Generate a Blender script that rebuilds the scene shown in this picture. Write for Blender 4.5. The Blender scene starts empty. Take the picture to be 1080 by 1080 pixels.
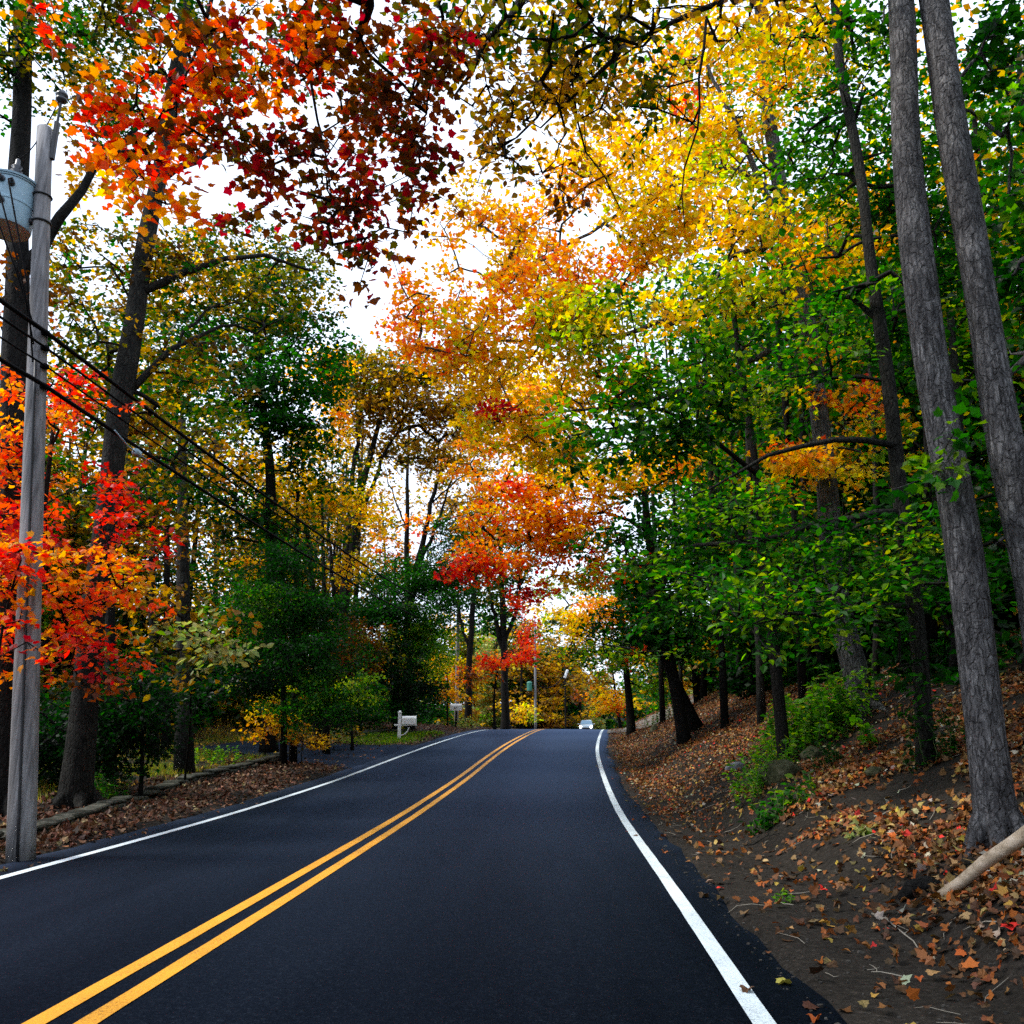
import bpy, math
import numpy as np
from mathutils import Vector, Matrix

# ------------------------------------------------------------------ basics
scene = bpy.context.scene
COL = scene.collection
RS = np.random.default_rng(7)
FPX = 900.0                                   # focal length in photo pixels (1080 px wide photo)
PITCH = math.atan((766 - 540) / FPX)
CAM_Z = 1.6
CP, SP = math.cos(PITCH), math.sin(PITCH)


def at(px, py, Y):
    """world point on the view line of photo pixel (px,py) at Y metres down the road"""
    dx, dy = (px - 540) / FPX, (540 - py) / FPX
    v = np.array([dx, CP - SP * dy, SP + CP * dy])
    return np.array([0, 0, CAM_Z]) + v * (Y / v[1])


def smooth_table(xs, ys, lo=-40, hi=900, step=0.5, sig=3.0):
    g = np.arange(lo, hi, step)
    v = np.interp(g, xs, ys)
    k = np.exp(-0.5 * (np.arange(-24, 25) * step / sig) ** 2)
    k /= k.sum()
    vp = np.concatenate([v[0] + (np.arange(-24, 0)) * (v[1] - v[0]), v, v[-1] + np.arange(1, 25) * (v[-1] - v[-2])])
    return g, np.convolve(vp, k, 'valid')


_cg, _cv = smooth_table([-40, 5, 9, 15, 21.7, 30, 36, 42, 49, 60, 80, 100, 125, 200, 400, 900],
                        [-4.9, -2.2, -1.96, -1.70, -1.22, -.62, 0, .72, 1.55, 2.95, 5.6, 8.5, 12.4, 26, 68, 180])
_zg, _zv = smooth_table([-40, 15, 21.7, 30, 36, 42, 47, 51, 56, 65, 80, 125, 200, 400, 900],
                        [.12, .15, .31, .66, .94, 1.2, 1.37, 1.42, 1.38, 1.27, 1.1, .75, 0, -2, -4], sig=1.8)


def cx(Y):
    return np.interp(Y, _cg, _cv)


def rz(Y):
    return np.interp(Y, _zg, _zv)


_ns = np.random.default_rng(3)
_nd = [(math.cos(a), math.sin(a), p) for a, p in zip(_ns.uniform(0, 6.28, 24), _ns.uniform(0, 6.28, 24))]


def nz(x, y, s):
    """cheap smooth noise, about -1..1, feature size s metres"""
    r = 0
    for k in range(8):
        a, b, p = _nd[k]
        a2, b2, p2 = _nd[k + 8]
        f = (0.7 + 0.13 * k) * 6.28 / s / 2
        r = r + np.sin((a * x + b * y) * f + p + 1.3 * np.sin((a2 * x + b2 * y) * f * .6 + p2))
    return r / 3.2


def sstep(a, b, x):
    t = np.clip((x - a) / (b - a), 0, 1)
    return t * t * (3 - 2 * t)


EDGE_L, EDGE_R = -3.62, 3.84


def H(x, Y):
    """height of the ground"""
    x = np.asarray(x, float)
    Y = np.asarray(Y, float)
    d = x - cx(Y)
    s = d - EDGE_R
    g = .78 + .3 * sstep(6, 17, Y)
    bank = .45 * np.clip(s - .75, 0, 4.2) * sstep(.5, 1.5, s) + .30 * np.clip(s - 4.95, 0, 14) + .12 * np.clip(s - 19, 0, 200)
    bank = bank * g * (1 - .55 * sstep(36, 43, Y) * sstep(56, 47, Y) * sstep(6, 2, s))
    bank = bank + sstep(.2, 1.2, s) * (.035 * nz(x, Y, .9) + .07 * nz(x + 9, Y, 2.7) * sstep(.8, 2, s)) + sstep(6, 20, s) * .5 * nz(x, Y, 13)
    l = EDGE_L - d
    left = .05 * sstep(0, .5, l) + .16 * sstep(1.4, 3.2, l) + .035 * np.clip(l - 3, 0, 60) + sstep(.1, .7, l) * .03 * nz(x, Y, 1.1) + sstep(3, 9, l) * .25 * nz(x, Y, 8)
    off = np.where(d > 0, bank, left)
    under = sstep(-.02, .12, np.where(d > 0, s, l))
    far = sstep(160, 400, np.hypot(x, Y)) * 10
    return rz(Y) - .06 * (1 - under) + off * (s > 0) + off * (l > 0) + far * np.where(np.abs(d) > 12, 1, 0)


def ground(px, Y):
    x = (px - 540) / FPX
    # x for that pixel column at this Y (small row dependence ignored near the horizon)
    X = at(px, 790, Y)[0]
    return np.array([X, Y, float(H(X, Y))])


# ------------------------------------------------------------------ object helpers
def link(o, parent=None):
    COL.objects.link(o)
    if parent is not None:
        o.parent = parent
    return o


def tag(o, label=None, cat=None, group=None, kind=None):
    if label:
        o['label'] = label
    if cat:
        o['category'] = cat
    if group:
        o['group'] = group
    if kind:
        o['kind'] = kind
    return o


def empty(name, loc, label, cat, group=None):
    o = bpy.data.objects.new(name, None)
    o.location = tuple(float(v) for v in loc)
    o.empty_display_size = .2
    link(o)
    return tag(o, label, cat, group)


def copy_thing(src, loc, rotz=0, scale=1, label=None):
    r = src.copy()
    COL.objects.link(r)
    r.location = loc
    r.rotation_euler = (0, 0, rotz)
    r.scale = (scale,) * 3
    if label:
        r['label'] = label
    for ch in src.children:
        c = ch.copy()
        COL.objects.link(c)
        c.parent = r
    return r


def mesh_from(name, V, loops, starts, totals, mats, smooth=True, colors=None, matidx=None):
    me = bpy.data.meshes.new(name)
    V = np.asarray(V, np.float32)
    me.vertices.add(len(V))
    me.vertices.foreach_set('co', V.ravel())
    me.loops.add(len(loops))
    me.loops.foreach_set('vertex_index', np.asarray(loops, np.int32))
    me.polygons.add(len(starts))
    me.polygons.foreach_set('loop_start', np.asarray(starts, np.int32))
    try:
        me.polygons.foreach_set('loop_total', np.asarray(totals, np.int32))
    except Exception:
        pass
    me.polygons.foreach_set('use_smooth', np.full(len(starts), bool(smooth)))
    for m in (mats if isinstance(mats, (list, tuple)) else [mats]):
        me.materials.append(m)
    if matidx is not None:
        me.polygons.foreach_set('material_index', np.asarray(matidx, np.int32))
    if colors is not None:
        a = me.color_attributes.new('Col', 'FLOAT_COLOR', 'POINT')
        c = np.ones((len(V), 4), np.float32)
        c[:, :3] = colors
        a.data.foreach_set('color', c.ravel())
    me.update(calc_edges=True)
    me.validate()
    return me


class MB:
    """collects shapes, builds ONE mesh"""

    def __init__(s):
        s.v, s.f, s.m = [], [], []
        s.cur = 0

    def add(s, verts, faces):
        o = len(s.v)
        s.v += [tuple(map(float, p)) for p in verts]
        s.f += [tuple(i + o for i in f) for f in faces]
        s.m += [s.cur] * len(faces)

    def box(s, c, size, rot=None, bevel=0.0):
        hx, hy, hz = [v / 2 for v in size]
        if bevel <= 0:
            vs = [(x, y, z) for z in (-hz, hz) for y in (-hy, hy) for x in (-hx, hx)]
            fs = [(0, 2, 3, 1), (4, 5, 7, 6), (0, 1, 5, 4), (2, 6, 7, 3), (0, 4, 6, 2), (1, 3, 7, 5)]
        else:
            b = bevel
            ring = [(-hx + b, -hy), (hx - b, -hy), (hx, -hy + b), (hx, hy - b), (hx - b, hy), (-hx + b, hy), (-hx, hy - b), (-hx, -hy + b)]
            def sc(p, k): return (p[0] - math.copysign(k, p[0]), p[1] - math.copysign(k, p[1]))
            lv = [(-hz, b), (-hz + b, 0), (hz - b, 0), (hz, b)]
            vs = []
            for z, k in lv:
                vs += [(*sc(p, k), z) for p in ring]
            fs = [tuple(range(7, -1, -1)), tuple(range(24, 32))]
            for j in range(3):
                for i in range(8):
                    a, c2 = j * 8 + i, j * 8 + (i + 1) % 8
                    fs.append((a, c2, c2 + 8, a + 8))
        M = rot.to_matrix() if hasattr(rot, 'to_matrix') else (rot or Matrix.Identity(3))
        vs = [tuple(M @ Vector(p) + Vector(c)) for p in vs]
        s.add(vs, fs)

    def tube(s, pts, rad, n=8, caps=True, wob=0.0, seed=0):
        pts = np.asarray(pts, float)
        k = len(pts)
        rad = np.broadcast_to(np.asarray(rad, float), (k,))
        t = np.gradient(pts, axis=0)
        t /= np.linalg.norm(t, axis=1)[:, None] + 1e-9
        ref = np.array([0, 0, 1.]) if abs(t[0, 2]) < .9 else np.array([1., 0, 0])
        u = np.cross(t[0], ref)
        u /= np.linalg.norm(u)
        vs = []
        r_ = np.random.default_rng(seed)
        ph = r_.uniform(0, 6.28, 4)
        for i in range(k):
            u = u - t[i] * (u @ t[i])
            u /= np.linalg.norm(u) + 1e-9
            w = np.cross(t[i], u)
            a = np.arange(n) * 2 * math.pi / n
            rr = rad[i] * (1 + wob * (np.sin(2 * a + ph[0] + i * .35) + .6 * np.sin(3 * a + ph[1] - i * .2) + .5 * np.sin(5 * a + ph[2]) + .5 * math.sin(i * .9 + ph[3])))
            vs += list(pts[i] + np.outer(np.cos(a) * rr, u) + np.outer(np.sin(a) * rr, w))
        fs = []
        for i in range(k - 1):
            for j in range(n):
                a, b = i * n + j, i * n + (j + 1) % n
                fs.append((a, b, b + n, a + n))
        if caps:
            fs.append(tuple(range(n - 1, -1, -1)))
            fs.append(tuple(range((k - 1) * n, k * n)))
        s.add(vs, fs)

    def lathe(s, c, prof, n=20, rot=None):
        """prof: list of (radius, z)"""
        vs = []
        for r, z in prof:
            for j in range(n):
                a = 2 * math.pi * j / n
                vs.append(Vector((r * math.cos(a), r * math.sin(a), z)))
        if rot:
            vs = [rot @ v for v in vs]
        vs = [v + Vector(c) for v in vs]
        fs = []
        for i in range(len(prof) - 1):
            for j in range(n):
                a, b = i * n + j, i * n + (j + 1) % n
                fs.append((a, b, b + n, a + n))
        fs.append(tuple(range(n - 1, -1, -1)))
        fs.append(tuple(range((len(prof) - 1) * n, len(prof) * n)))
        s.add(vs, fs)

    def build(s, name, mats, parent=None, smooth=True, origin=None):
        o0 = np.array(origin if origin is not None else (0, 0, 0), float)
        me = bpy.data.meshes.new(name)
        V = np.asarray(s.v, float) - o0
        me.from_pydata([tuple(p) for p in V], [], s.f)
        for m in (mats if isinstance(mats, (list, tuple)) else [mats]):
            me.materials.append(m)
        me.polygons.foreach_set('use_smooth', np.full(len(me.polygons), bool(smooth)))
        me.polygons.foreach_set('material_index', np.asarray(s.m, np.int32))
        me.update()
        if smooth == 'angle':
            me.set_sharp_from_angle(angle=math.radians(38))
        o = bpy.data.objects.new(name, me)
        if parent is None and origin is not None:
            o.location = tuple(o0)
        return link(o, parent)


# ------------------------------------------------------------------ materials
def new_mat(name):
    m = bpy.data.materials.new(name)
    m.use_nodes = True
    nt = m.node_tree
    for n in list(nt.nodes):
        nt.nodes.remove(n)
    out = nt.nodes.new('ShaderNodeOutputMaterial')
    return m, nt, out


def N(nt, t, **kw):
    n = nt.nodes.new(t)
    for k, v in kw.items():
        if k in n.inputs:
            n.inputs[k].default_value = v
        else:
            setattr(n, k, v)
    return n


def ramp(nt, fac, stops):
    r = N(nt, 'ShaderNodeValToRGB')
    e = r.color_ramp.elements
    while len(e) < len(stops):
        e.new(.5)
    for i, (p, c) in enumerate(stops):
        e[i].position = p
        e[i].color = (*c, 1) if len(c) == 3 else c
    nt.links.new(fac, r.inputs[0])
    return r.outputs[0]


def mat_noise(name, stops, scale=8, stretch=(1, 1, 1), rough=.8, bump=.0, bdist=.02, detail=6, spec=.3, scale2=None, metal=0, coat=0):
    m, nt, out = new_mat(name)
    L = nt.links.new
    tc = N(nt, 'ShaderNodeTexCoord')
    mp = N(nt, 'ShaderNodeMapping')
    mp.inputs['Scale'].default_value = stretch
    L(tc.outputs['Object'], mp.inputs['Vector'])
    no = N(nt, 'ShaderNodeTexNoise', Scale=scale, Detail=detail, Roughness=.62)
    L(mp.outputs[0], no.inputs['Vector'])
    p = N(nt, 'ShaderNodeBsdfPrincipled', Roughness=rough, Metallic=metal)
    p.inputs['Specular IOR Level'].default_value = spec
    p.inputs['Coat Weight'].default_value = coat
    c = ramp(nt, no.outputs[0], stops)
    L(c, p.inputs['Base Color'])
    if bump:
        n2 = N(nt, 'ShaderNodeTexNoise', Scale=scale2 or scale * 2, Detail=8, Roughness=.7)
        L(mp.outputs[0], n2.inputs['Vector'])
        b = N(nt, 'ShaderNodeBump', Strength=bump, Distance=bdist)
        L(n2.outputs[0], b.inputs['Height'])
        L(b.outputs[0], p.inputs['Normal'])
    L(p.outputs[0], out.inputs[0])
    return m


def mat_leaf(name, trans=.62, rough=.42, spec=.3, sat=1.25, tval=1.45):
    m, nt, out = new_mat(name)
    L = nt.links.new
    a = N(nt, 'ShaderNodeAttribute', attribute_name='Col')
    p = N(nt, 'ShaderNodeBsdfPrincipled', Roughness=rough)
    p.inputs['Specular IOR Level'].default_value = spec
    L(a.outputs['Color'], p.inputs['Base Color'])
    h = N(nt, 'ShaderNodeHueSaturation', Saturation=sat, Value=tval)
    L(a.outputs['Color'], h.inputs['Color'])
    t = N(nt, 'ShaderNodeBsdfTranslucent')
    L(h.outputs[0], t.inputs['Color'])
    mx = N(nt, 'ShaderNodeMixShader', Fac=trans)
    L(p.outputs[0], mx.inputs[1])
    L(t.outputs[0], mx.inputs[2])
    L(mx.outputs[0], out.inputs[0])
    return m


def mat_bark(name, c0, c1, c2, scale=5, bump=.9, crack=.65):
    """furrowed bark: long vertical ridges, lichen patches"""
    m, nt, out = new_mat(name)
    L = nt.links.new
    tc = N(nt, 'ShaderNodeTexCoord')
    mp = N(nt, 'ShaderNodeMapping')
    mp.inputs['Scale'].default_value = (1, 1, .16)
    L(tc.outputs['Object'], mp.inputs['Vector'])
    n1 = N(nt, 'ShaderNodeTexNoise', Scale=scale * 6, Detail=8, Roughness=.68, Distortion=.7)
    L(mp.outputs[0], n1.inputs['Vector'])
    n2 = N(nt, 'ShaderNodeTexNoise', Scale=scale * .5, Detail=5, Roughness=.6)
    L(tc.outputs['Object'], n2.inputs['Vector'])
    col = ramp(nt, n1.outputs[0], [(.33, c0), (.5, c1), (.7, c2)])
    patch = ramp(nt, n2.outputs[0], [(.38, (.55, .55, .55)), (.66, (1.25, 1.25, 1.22))])
    mu = N(nt, 'ShaderNodeMix', data_type='RGBA', blend_type='MULTIPLY')
    mu.inputs[0].default_value = 1
    L(col, mu.inputs[6])
    L(patch, mu.inputs[7])
    p = N(nt, 'ShaderNodeBsdfPrincipled', Roughness=.88)
    p.inputs['Specular IOR Level'].default_value = .2
    mp2 = N(nt, 'ShaderNodeMapping')
    mp2.inputs['Scale'].default_value = (1, 1, .3)
    wob = N(nt, 'ShaderNodeTexNoise', Scale=scale * 1.4, Detail=4)
    L(tc.outputs['Object'], wob.inputs['Vector'])
    ad = N(nt, 'ShaderNodeVectorMath', operation='MULTIPLY_ADD')
    L(wob.outputs[1], ad.inputs[0])
    ad.inputs[1].default_value = (.12, .12, .25)
    L(tc.outputs['Object'], ad.inputs[2])
    L(ad.outputs[0], mp2.inputs['Vector'])
    vo = N(nt, 'ShaderNodeTexVoronoi', feature='DISTANCE_TO_EDGE', Scale=scale * 3.4)
    L(mp2.outputs[0], vo.inputs['Vector'])
    fis = ramp(nt, vo.outputs['Distance'], [(.0, (.3, .3, .3)), (.16, (1, 1, 1))])
    mu2 = N(nt, 'ShaderNodeMix', data_type='RGBA', blend_type='MULTIPLY')
    mu2.inputs[0].default_value = crack
    L(mu.outputs[2], mu2.inputs[6])
    L(fis, mu2.inputs[7])
    L(mu2.outputs[2], p.inputs['Base Color'])
    hs = N(nt, 'ShaderNodeMath', operation='MULTIPLY_ADD')
    L(fis, hs.inputs[0])
    hs.inputs[1].default_value = .7
    L(n1.outputs[0], hs.inputs[2])
    b = N(nt, 'ShaderNodeBump', Strength=bump, Distance=.045)
    L(hs.outputs[0], b.inputs['Height'])
    L(b.outputs[0], p.inputs['Normal'])
    L(p.outputs[0], out.inputs[0])
    return m


def mat_plain(name, col, rough=.5, spec=.4, metal=0, bump=0):
    c = np.array(col)
    return mat_noise(name, [(.3, tuple(c * .82)), (.7, tuple(np.minimum(c * 1.12, 1)))], scale=14, rough=rough, spec=spec, metal=metal, bump=bump)


M_LEAF = mat_leaf('leaf')
M_LITTER = mat_leaf('fallen_leaf', trans=.12, rough=.6, spec=.25, sat=1.05, tval=1.0)
M_BARK_GREY = mat_bark('grey_bark', (.028, .027, .029), (.115, .112, .118), (.3, .295, .3), crack=.4)
M_BARK_PALE = mat_bark('pale_bark', (.03, .03, .03), (.11, .11, .109), (.25, .25, .245))
M_BARK_DARK = mat_bark('dark_bark', (.004, .0037, .0034), (.0105, .0095, .0085), (.025, .023, .020))
M_BARK_MID = mat_bark('mid_bark', (.008, .0078, .007), (.025, .0245, .021), (.058, .058, .05))


def mat_asphalt():
    m, nt, out = new_mat('asphalt')
    L = nt.links.new
    tc = N(nt, 'ShaderNodeTexCoord')
    n1 = N(nt, 'ShaderNodeTexNoise', Scale=75, Detail=5, Roughness=.85)
    n2 = N(nt, 'ShaderNodeTexNoise', Scale=.55, Detail=5, Roughness=.6)
    vo = N(nt, 'ShaderNodeTexVoronoi', Scale=170)
    mp = N(nt, 'ShaderNodeMapping')
    mp.inputs['Scale'].default_value = (1, .12, 1)
    L(tc.outputs['Object'], mp.inputs['Vector'])
    for n in (n1, vo):
        L(tc.outputs['Object'], n.inputs['Vector'])
    L(mp.outputs[0], n2.inputs['Vector'])
    n3 = N(nt, 'ShaderNodeTexNoise', Scale=22, Detail=3, Roughness=.8)
    L(tc.outputs['Object'], n3.inputs['Vector'])
    sm = N(nt, 'ShaderNodeMath', operation='MULTIPLY_ADD')
    L(n3.outputs[0], sm.inputs[0])
    sm.inputs[1].default_value = .35
    L(n1.outputs[0], sm.inputs[2])
    c1 = ramp(nt, sm.outputs[0], [(.48, (.0007, .0012, .0022)), (.70, (.0022, .0032, .0054)), (.86, (.014, .018, .025)), (.95, (.05, .056, .066))])
    c2 = ramp(nt, n2.outputs[0], [(.35, (.6, .62, .66)), (.65, (1.45, 1.45, 1.42))])
    mu = N(nt, 'ShaderNodeMix', data_type='RGBA', blend_type='MULTIPLY')
    mu.inputs[0].default_value = 1
    L(c1, mu.inputs[6])
    L(c2, mu.inputs[7])
    b = N(nt, 'ShaderNodeBump', Strength=.3, Distance=.005)
    L(vo.outputs['Distance'], b.inputs['Height'])
    df = N(nt, 'ShaderNodeBsdfDiffuse')
    L(mu.outputs[2], df.inputs['Color'])
    L(b.outputs[0], df.inputs['Normal'])
    gl = N(nt, 'ShaderNodeBsdfGlossy')
    gl.inputs['Color'].default_value = (.10, .14, .225, 1)
    r = ramp(nt, n2.outputs[0], [(.3, (.36,) * 3), (.7, (.5,) * 3)])
    L(r, gl.inputs['Roughness'])
    L(b.outputs[0], gl.inputs['Normal'])
    fr = N(nt, 'ShaderNodeFresnel', IOR=1.13)
    mx = N(nt, 'ShaderNodeMixShader')
    L(fr.outputs[0], mx.inputs[0])
    L(df.outputs[0], mx.inputs[1])
    L(gl.outputs[0], mx.inputs[2])
    L(mx.outputs[0], out.inputs[0])
    return m


def mat_paint(name, col, wear):
    m, nt, out = new_mat(name)
    L = nt.links.new
    tc = N(nt, 'ShaderNodeTexCoord')
    n1 = N(nt, 'ShaderNodeTexNoise', Scale=60, Detail=6, Roughness=.75)
    n2 = N(nt, 'ShaderNodeTexNoise', Scale=2.2, Detail=4, Roughness=.6)
    L(tc.outputs['Object'], n1.inputs['Vector'])
    L(tc.outputs['Object'], n2.inputs['Vector'])
    ad = N(nt, 'ShaderNodeMath', operation='MULTIPLY_ADD')
    L(n2.outputs[0], ad.inputs[0])
    ad.inputs[1].default_value = .45
    L(n1.outputs[0], ad.inputs[2])
    c = np.array(col)
    cc = ramp(nt, ad.outputs[0], [(.42 - wear, tuple(c * .35)), (.55 - wear, tuple(c * .85)), (.8, tuple(np.minimum(c * 1.08, .95)))])
    p = N(nt, 'ShaderNodeBsdfPrincipled', Roughness=.6)
    L(cc, p.inputs['Base Color'])
    b = N(nt, 'ShaderNodeBump', Strength=.3, Distance=.004)
    L(n1.outputs[0], b.inputs['Height'])
    L(b.outputs[0], p.inputs['Normal'])
    L(p.outputs[0], out.inputs[0])
    return m


def mat_ground():
    m, nt, out = new_mat('forest_soil')
    L = nt.links.new
    tc = N(nt, 'ShaderNodeTexCoord')
    n1 = N(nt, 'ShaderNodeTexNoise', Scale=1.1, Detail=8, Roughness=.65)
    n2 = N(nt, 'ShaderNodeTexNoise', Scale=22, Detail=8, Roughness=.72)
    n3 = N(nt, 'ShaderNodeTexVoronoi', Scale=38)
    for n in (n1, n2, n3):
        L(tc.outputs['Object'], n.inputs['Vector'])
    c1 = ramp(nt, n2.outputs[0], [(.3, (.007, .006, .005)), (.55, (.026, .022, .018)), (.75, (.07, .061, .052))])
    c2 = ramp(nt, n1.outputs[0], [(.35, (.62, .6, .56)), (.65, (1.3, 1.28, 1.25))])
    mu = N(nt, 'ShaderNodeMix', data_type='RGBA', blend_type='MULTIPLY')
    mu.inputs[0].default_value = 1
    L(c1, mu.inputs[6])
    L(c2, mu.inputs[7])
    p = N(nt, 'ShaderNodeBsdfPrincipled', Roughness=.92)
    p.inputs['Specular IOR Level'].default_value = .15
    L(mu.outputs[2], p.inputs['Base Color'])
    b = N(nt, 'ShaderNodeBump', Strength=.8, Distance=.03)
    L(n2.outputs[0], b.inputs['Height'])
    b2 = N(nt, 'ShaderNodeBump', Strength=.35, Distance=.012)
    L(n3.outputs['Distance'], b2.inputs['Height'])
    L(b.outputs[0], b2.inputs['Normal'])
    L(b2.outputs[0], p.inputs['Normal'])
    L(p.outputs[0], out.inputs[0])
    return m


M_ASPHALT = mat_asphalt()
M_WHITE_LINE = mat_paint('white_road_paint', (.68, .78, .82), -.1)
M_YELLOW_LINE = mat_paint('yellow_road_paint', (.78, .34, .012), -.1)
M_GROUND = mat_ground()
M_GRAVEL = mat_noise('pale_gravel', [(.3, (.07, .062, .05)), (.6, (.19, .17, .145)), (.8, (.32, .29, .26))], scale=30, bump=.8, bdist=.02, rough=.95)
M_GRIT = mat_noise('dark_grit', [(.3, (.02, .018, .016)), (.6, (.06, .055, .048)), (.8, (.15, .14, .125))], scale=9, rough=.95)
M_POLE = mat_noise('weathered_pole_wood', [(.3, (.08, .078, .08)), (.5, (.225, .22, .224)), (.72, (.37, .365, .37))], scale=16, stretch=(1, 1, .06), bump=.6, bdist=.012, rough=.9)
M_STONE = mat_noise('mossy_stone', [(.3, (.014, .018, .010)), (.5, (.045, .048, .034)), (.7, (.13, .13, .11))], scale=7, bump=.9, bdist=.03, rough=.92)
M_SLATE = mat_noise('slate_stone', [(.3, (.09, .10, .11)), (.7, (.25, .27, .29))], scale=6, bump=.7, bdist=.02, rough=.8)
M_MOSS = mat_noise('moss_rock', [(.3, (.02, .025, .010)), (.55, (.06, .062, .03)), (.75, (.14, .13, .09))], scale=9, bump=1, bdist=.03, rough=.95)
M_TANK = mat_noise('painted_tank_steel', [(.3, (.26, .42, .52)), (.6, (.36, .54, .64)), (.8, (.44, .6, .69))], scale=5, rough=.45, spec=.5, bump=.05)
M_GREEN_TANK = mat_plain('green_tank_steel', (.05, .22, .16), .45)
M_DARKMETAL = mat_plain('dark_metal', (.025, .026, .03), .5)
M_CERAMIC = mat_plain('grey_porcelain', (.05, .055, .065), .3)
M_WIRE = mat_plain('black_cable', (.006, .006, .007), .9, .08)
M_WHITE = mat_noise('white_paint', [(.3, (.74, .77, .78)), (.6, (.86, .87, .87))], scale=9, rough=.5, bump=.05)
M_LOG = mat_noise('bare_branch_wood', [(.3, (.17, .125, .08)), (.5, (.40, .315, .22)), (.7, (.58, .48, .37))], scale=12, stretch=(.35, 1, 1), bump=.5, bdist=.012, rough=.85)
M_TWIG = mat_plain('pale_twig', (.28, .25, .2), .9)

# ------------------------------------------------------------------ leaves
LT = {}
LT['rhomb'] = (np.array([[0, 0, 0], [.36, .45, .10], [0, 1, -.06], [-.36, .45, .10]]), [(0, 1, 2, 3)], .36)
LT['oval'] = (np.array([[0, 0, 0], [.27, .28, .09], [.29, .58, .10], [0, 1, -.10], [-.29, .58, .10], [-.27, .28, .09]]),
              [(0, 1, 2, 3), (0, 3, 4, 5)], .44)
_mp = [(0, .02), (.16, -.04), (.28, .10), (.46, .12), (.42, .32), (.55, .54), (.33, .56), (.19, .74), (0, 1.02)]
_full = _mp + [(-x, y) for x, y in _mp[-2:0:-1]]
_mv = [(0, .33, 0)] + [(x, y, .22 * abs(x) - (.30 * (abs(x) - .38) if abs(x) > .4 else 0) - .22 * max(0, y - .55) - .06 * (y < .1)) for x, y in _full]
LT['maple'] = (np.array(_mv), [(0, 1 + i, 1 + (i + 1) % len(_full)) for i in range(len(_full))], .50)
# a lighter maple outline for leaves a few pixels across
_m2 = [(0, 0), (.30, .06), (.5, .42), (.24, .55), (0, 1)]
_f2 = _m2 + [(-x, y) for x, y in _m2[-2:0:-1]]
LT['maple_small'] = (np.array([(x, y, .14 * abs(x) - (.08 if y > .9 else 0)) for x, y in _f2]),
                     [(0, 1, 2, 3), (0, 3, 4, 5), (0, 5, 6, 7)], .48)


class Leaves:
    def __init__(s):
        s.parts = []
        s.curl = (-.6, 1.8)

    def add(s, pos, out, nrm, size, col, kind):
        s.parts.append((pos, out, nrm, size, col, kind))

    def count(s):
        return sum(len(p[0]) for p in s.parts)

    def build(s, name, mat, parent=None, origin=(0, 0, 0)):
        Vs, Cs, Ls, Ss, Ts = [], [], [], [], []
        vo = lo = 0
        for pos, out, nrm, size, col, kind in s.parts:
            tv, tf, _ = LT[kind]
            n = len(pos)
            if n == 0:
                continue
            nrm = nrm / (np.linalg.norm(nrm, axis=1)[:, None] + 1e-9)
            y = out - nrm * (out * nrm).sum(1)[:, None]
            y /= np.linalg.norm(y, axis=1)[:, None] + 1e-9
            x = np.cross(y, nrm)
            sz = np.broadcast_to(size, (n,))[:, None, None]
            asp = RS.uniform(.8, 1.15, (n, 1, 1))
            curl = RS.uniform(*s.curl, (n, 1, 1))
            V = pos[:, None, :] + sz * (tv[None, :, 0:1] * x[:, None, :] * asp + tv[None, :, 1:2] * y[:, None, :] + tv[None, :, 2:3] * curl * nrm[:, None, :])
            k = len(tv)
            Vs.append(V.reshape(-1, 3))
            Cs.append(np.repeat(np.clip(col, 0, .92), k, axis=0))
            base = (np.arange(n) * k)[:, None]
            flat = np.concatenate([np.array(f) for f in tf])
            Ls.append((base + flat[None, :] + vo).ravel())
            tot = np.array([len(f) for f in tf])
            st = np.concatenate([[0], np.cumsum(tot)[:-1]])
            Ss.append(((np.arange(n) * tot.sum())[:, None] + st[None, :] + lo).ravel())
            Ts.append(np.tile(tot, n))
            vo += n * k
            lo += n * tot.sum()
        if not Vs:
            return None
        V = np.concatenate(Vs) - np.asarray(origin)
        me = mesh_from(name, V, np.concatenate(Ls), np.concatenate(Ss), np.concatenate(Ts), mat, smooth=False, colors=np.concatenate(Cs))
        o = bpy.data.objects.new(name, me)
        return link(o, parent)


def C(*a):
    return np.array(a, float)


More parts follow.
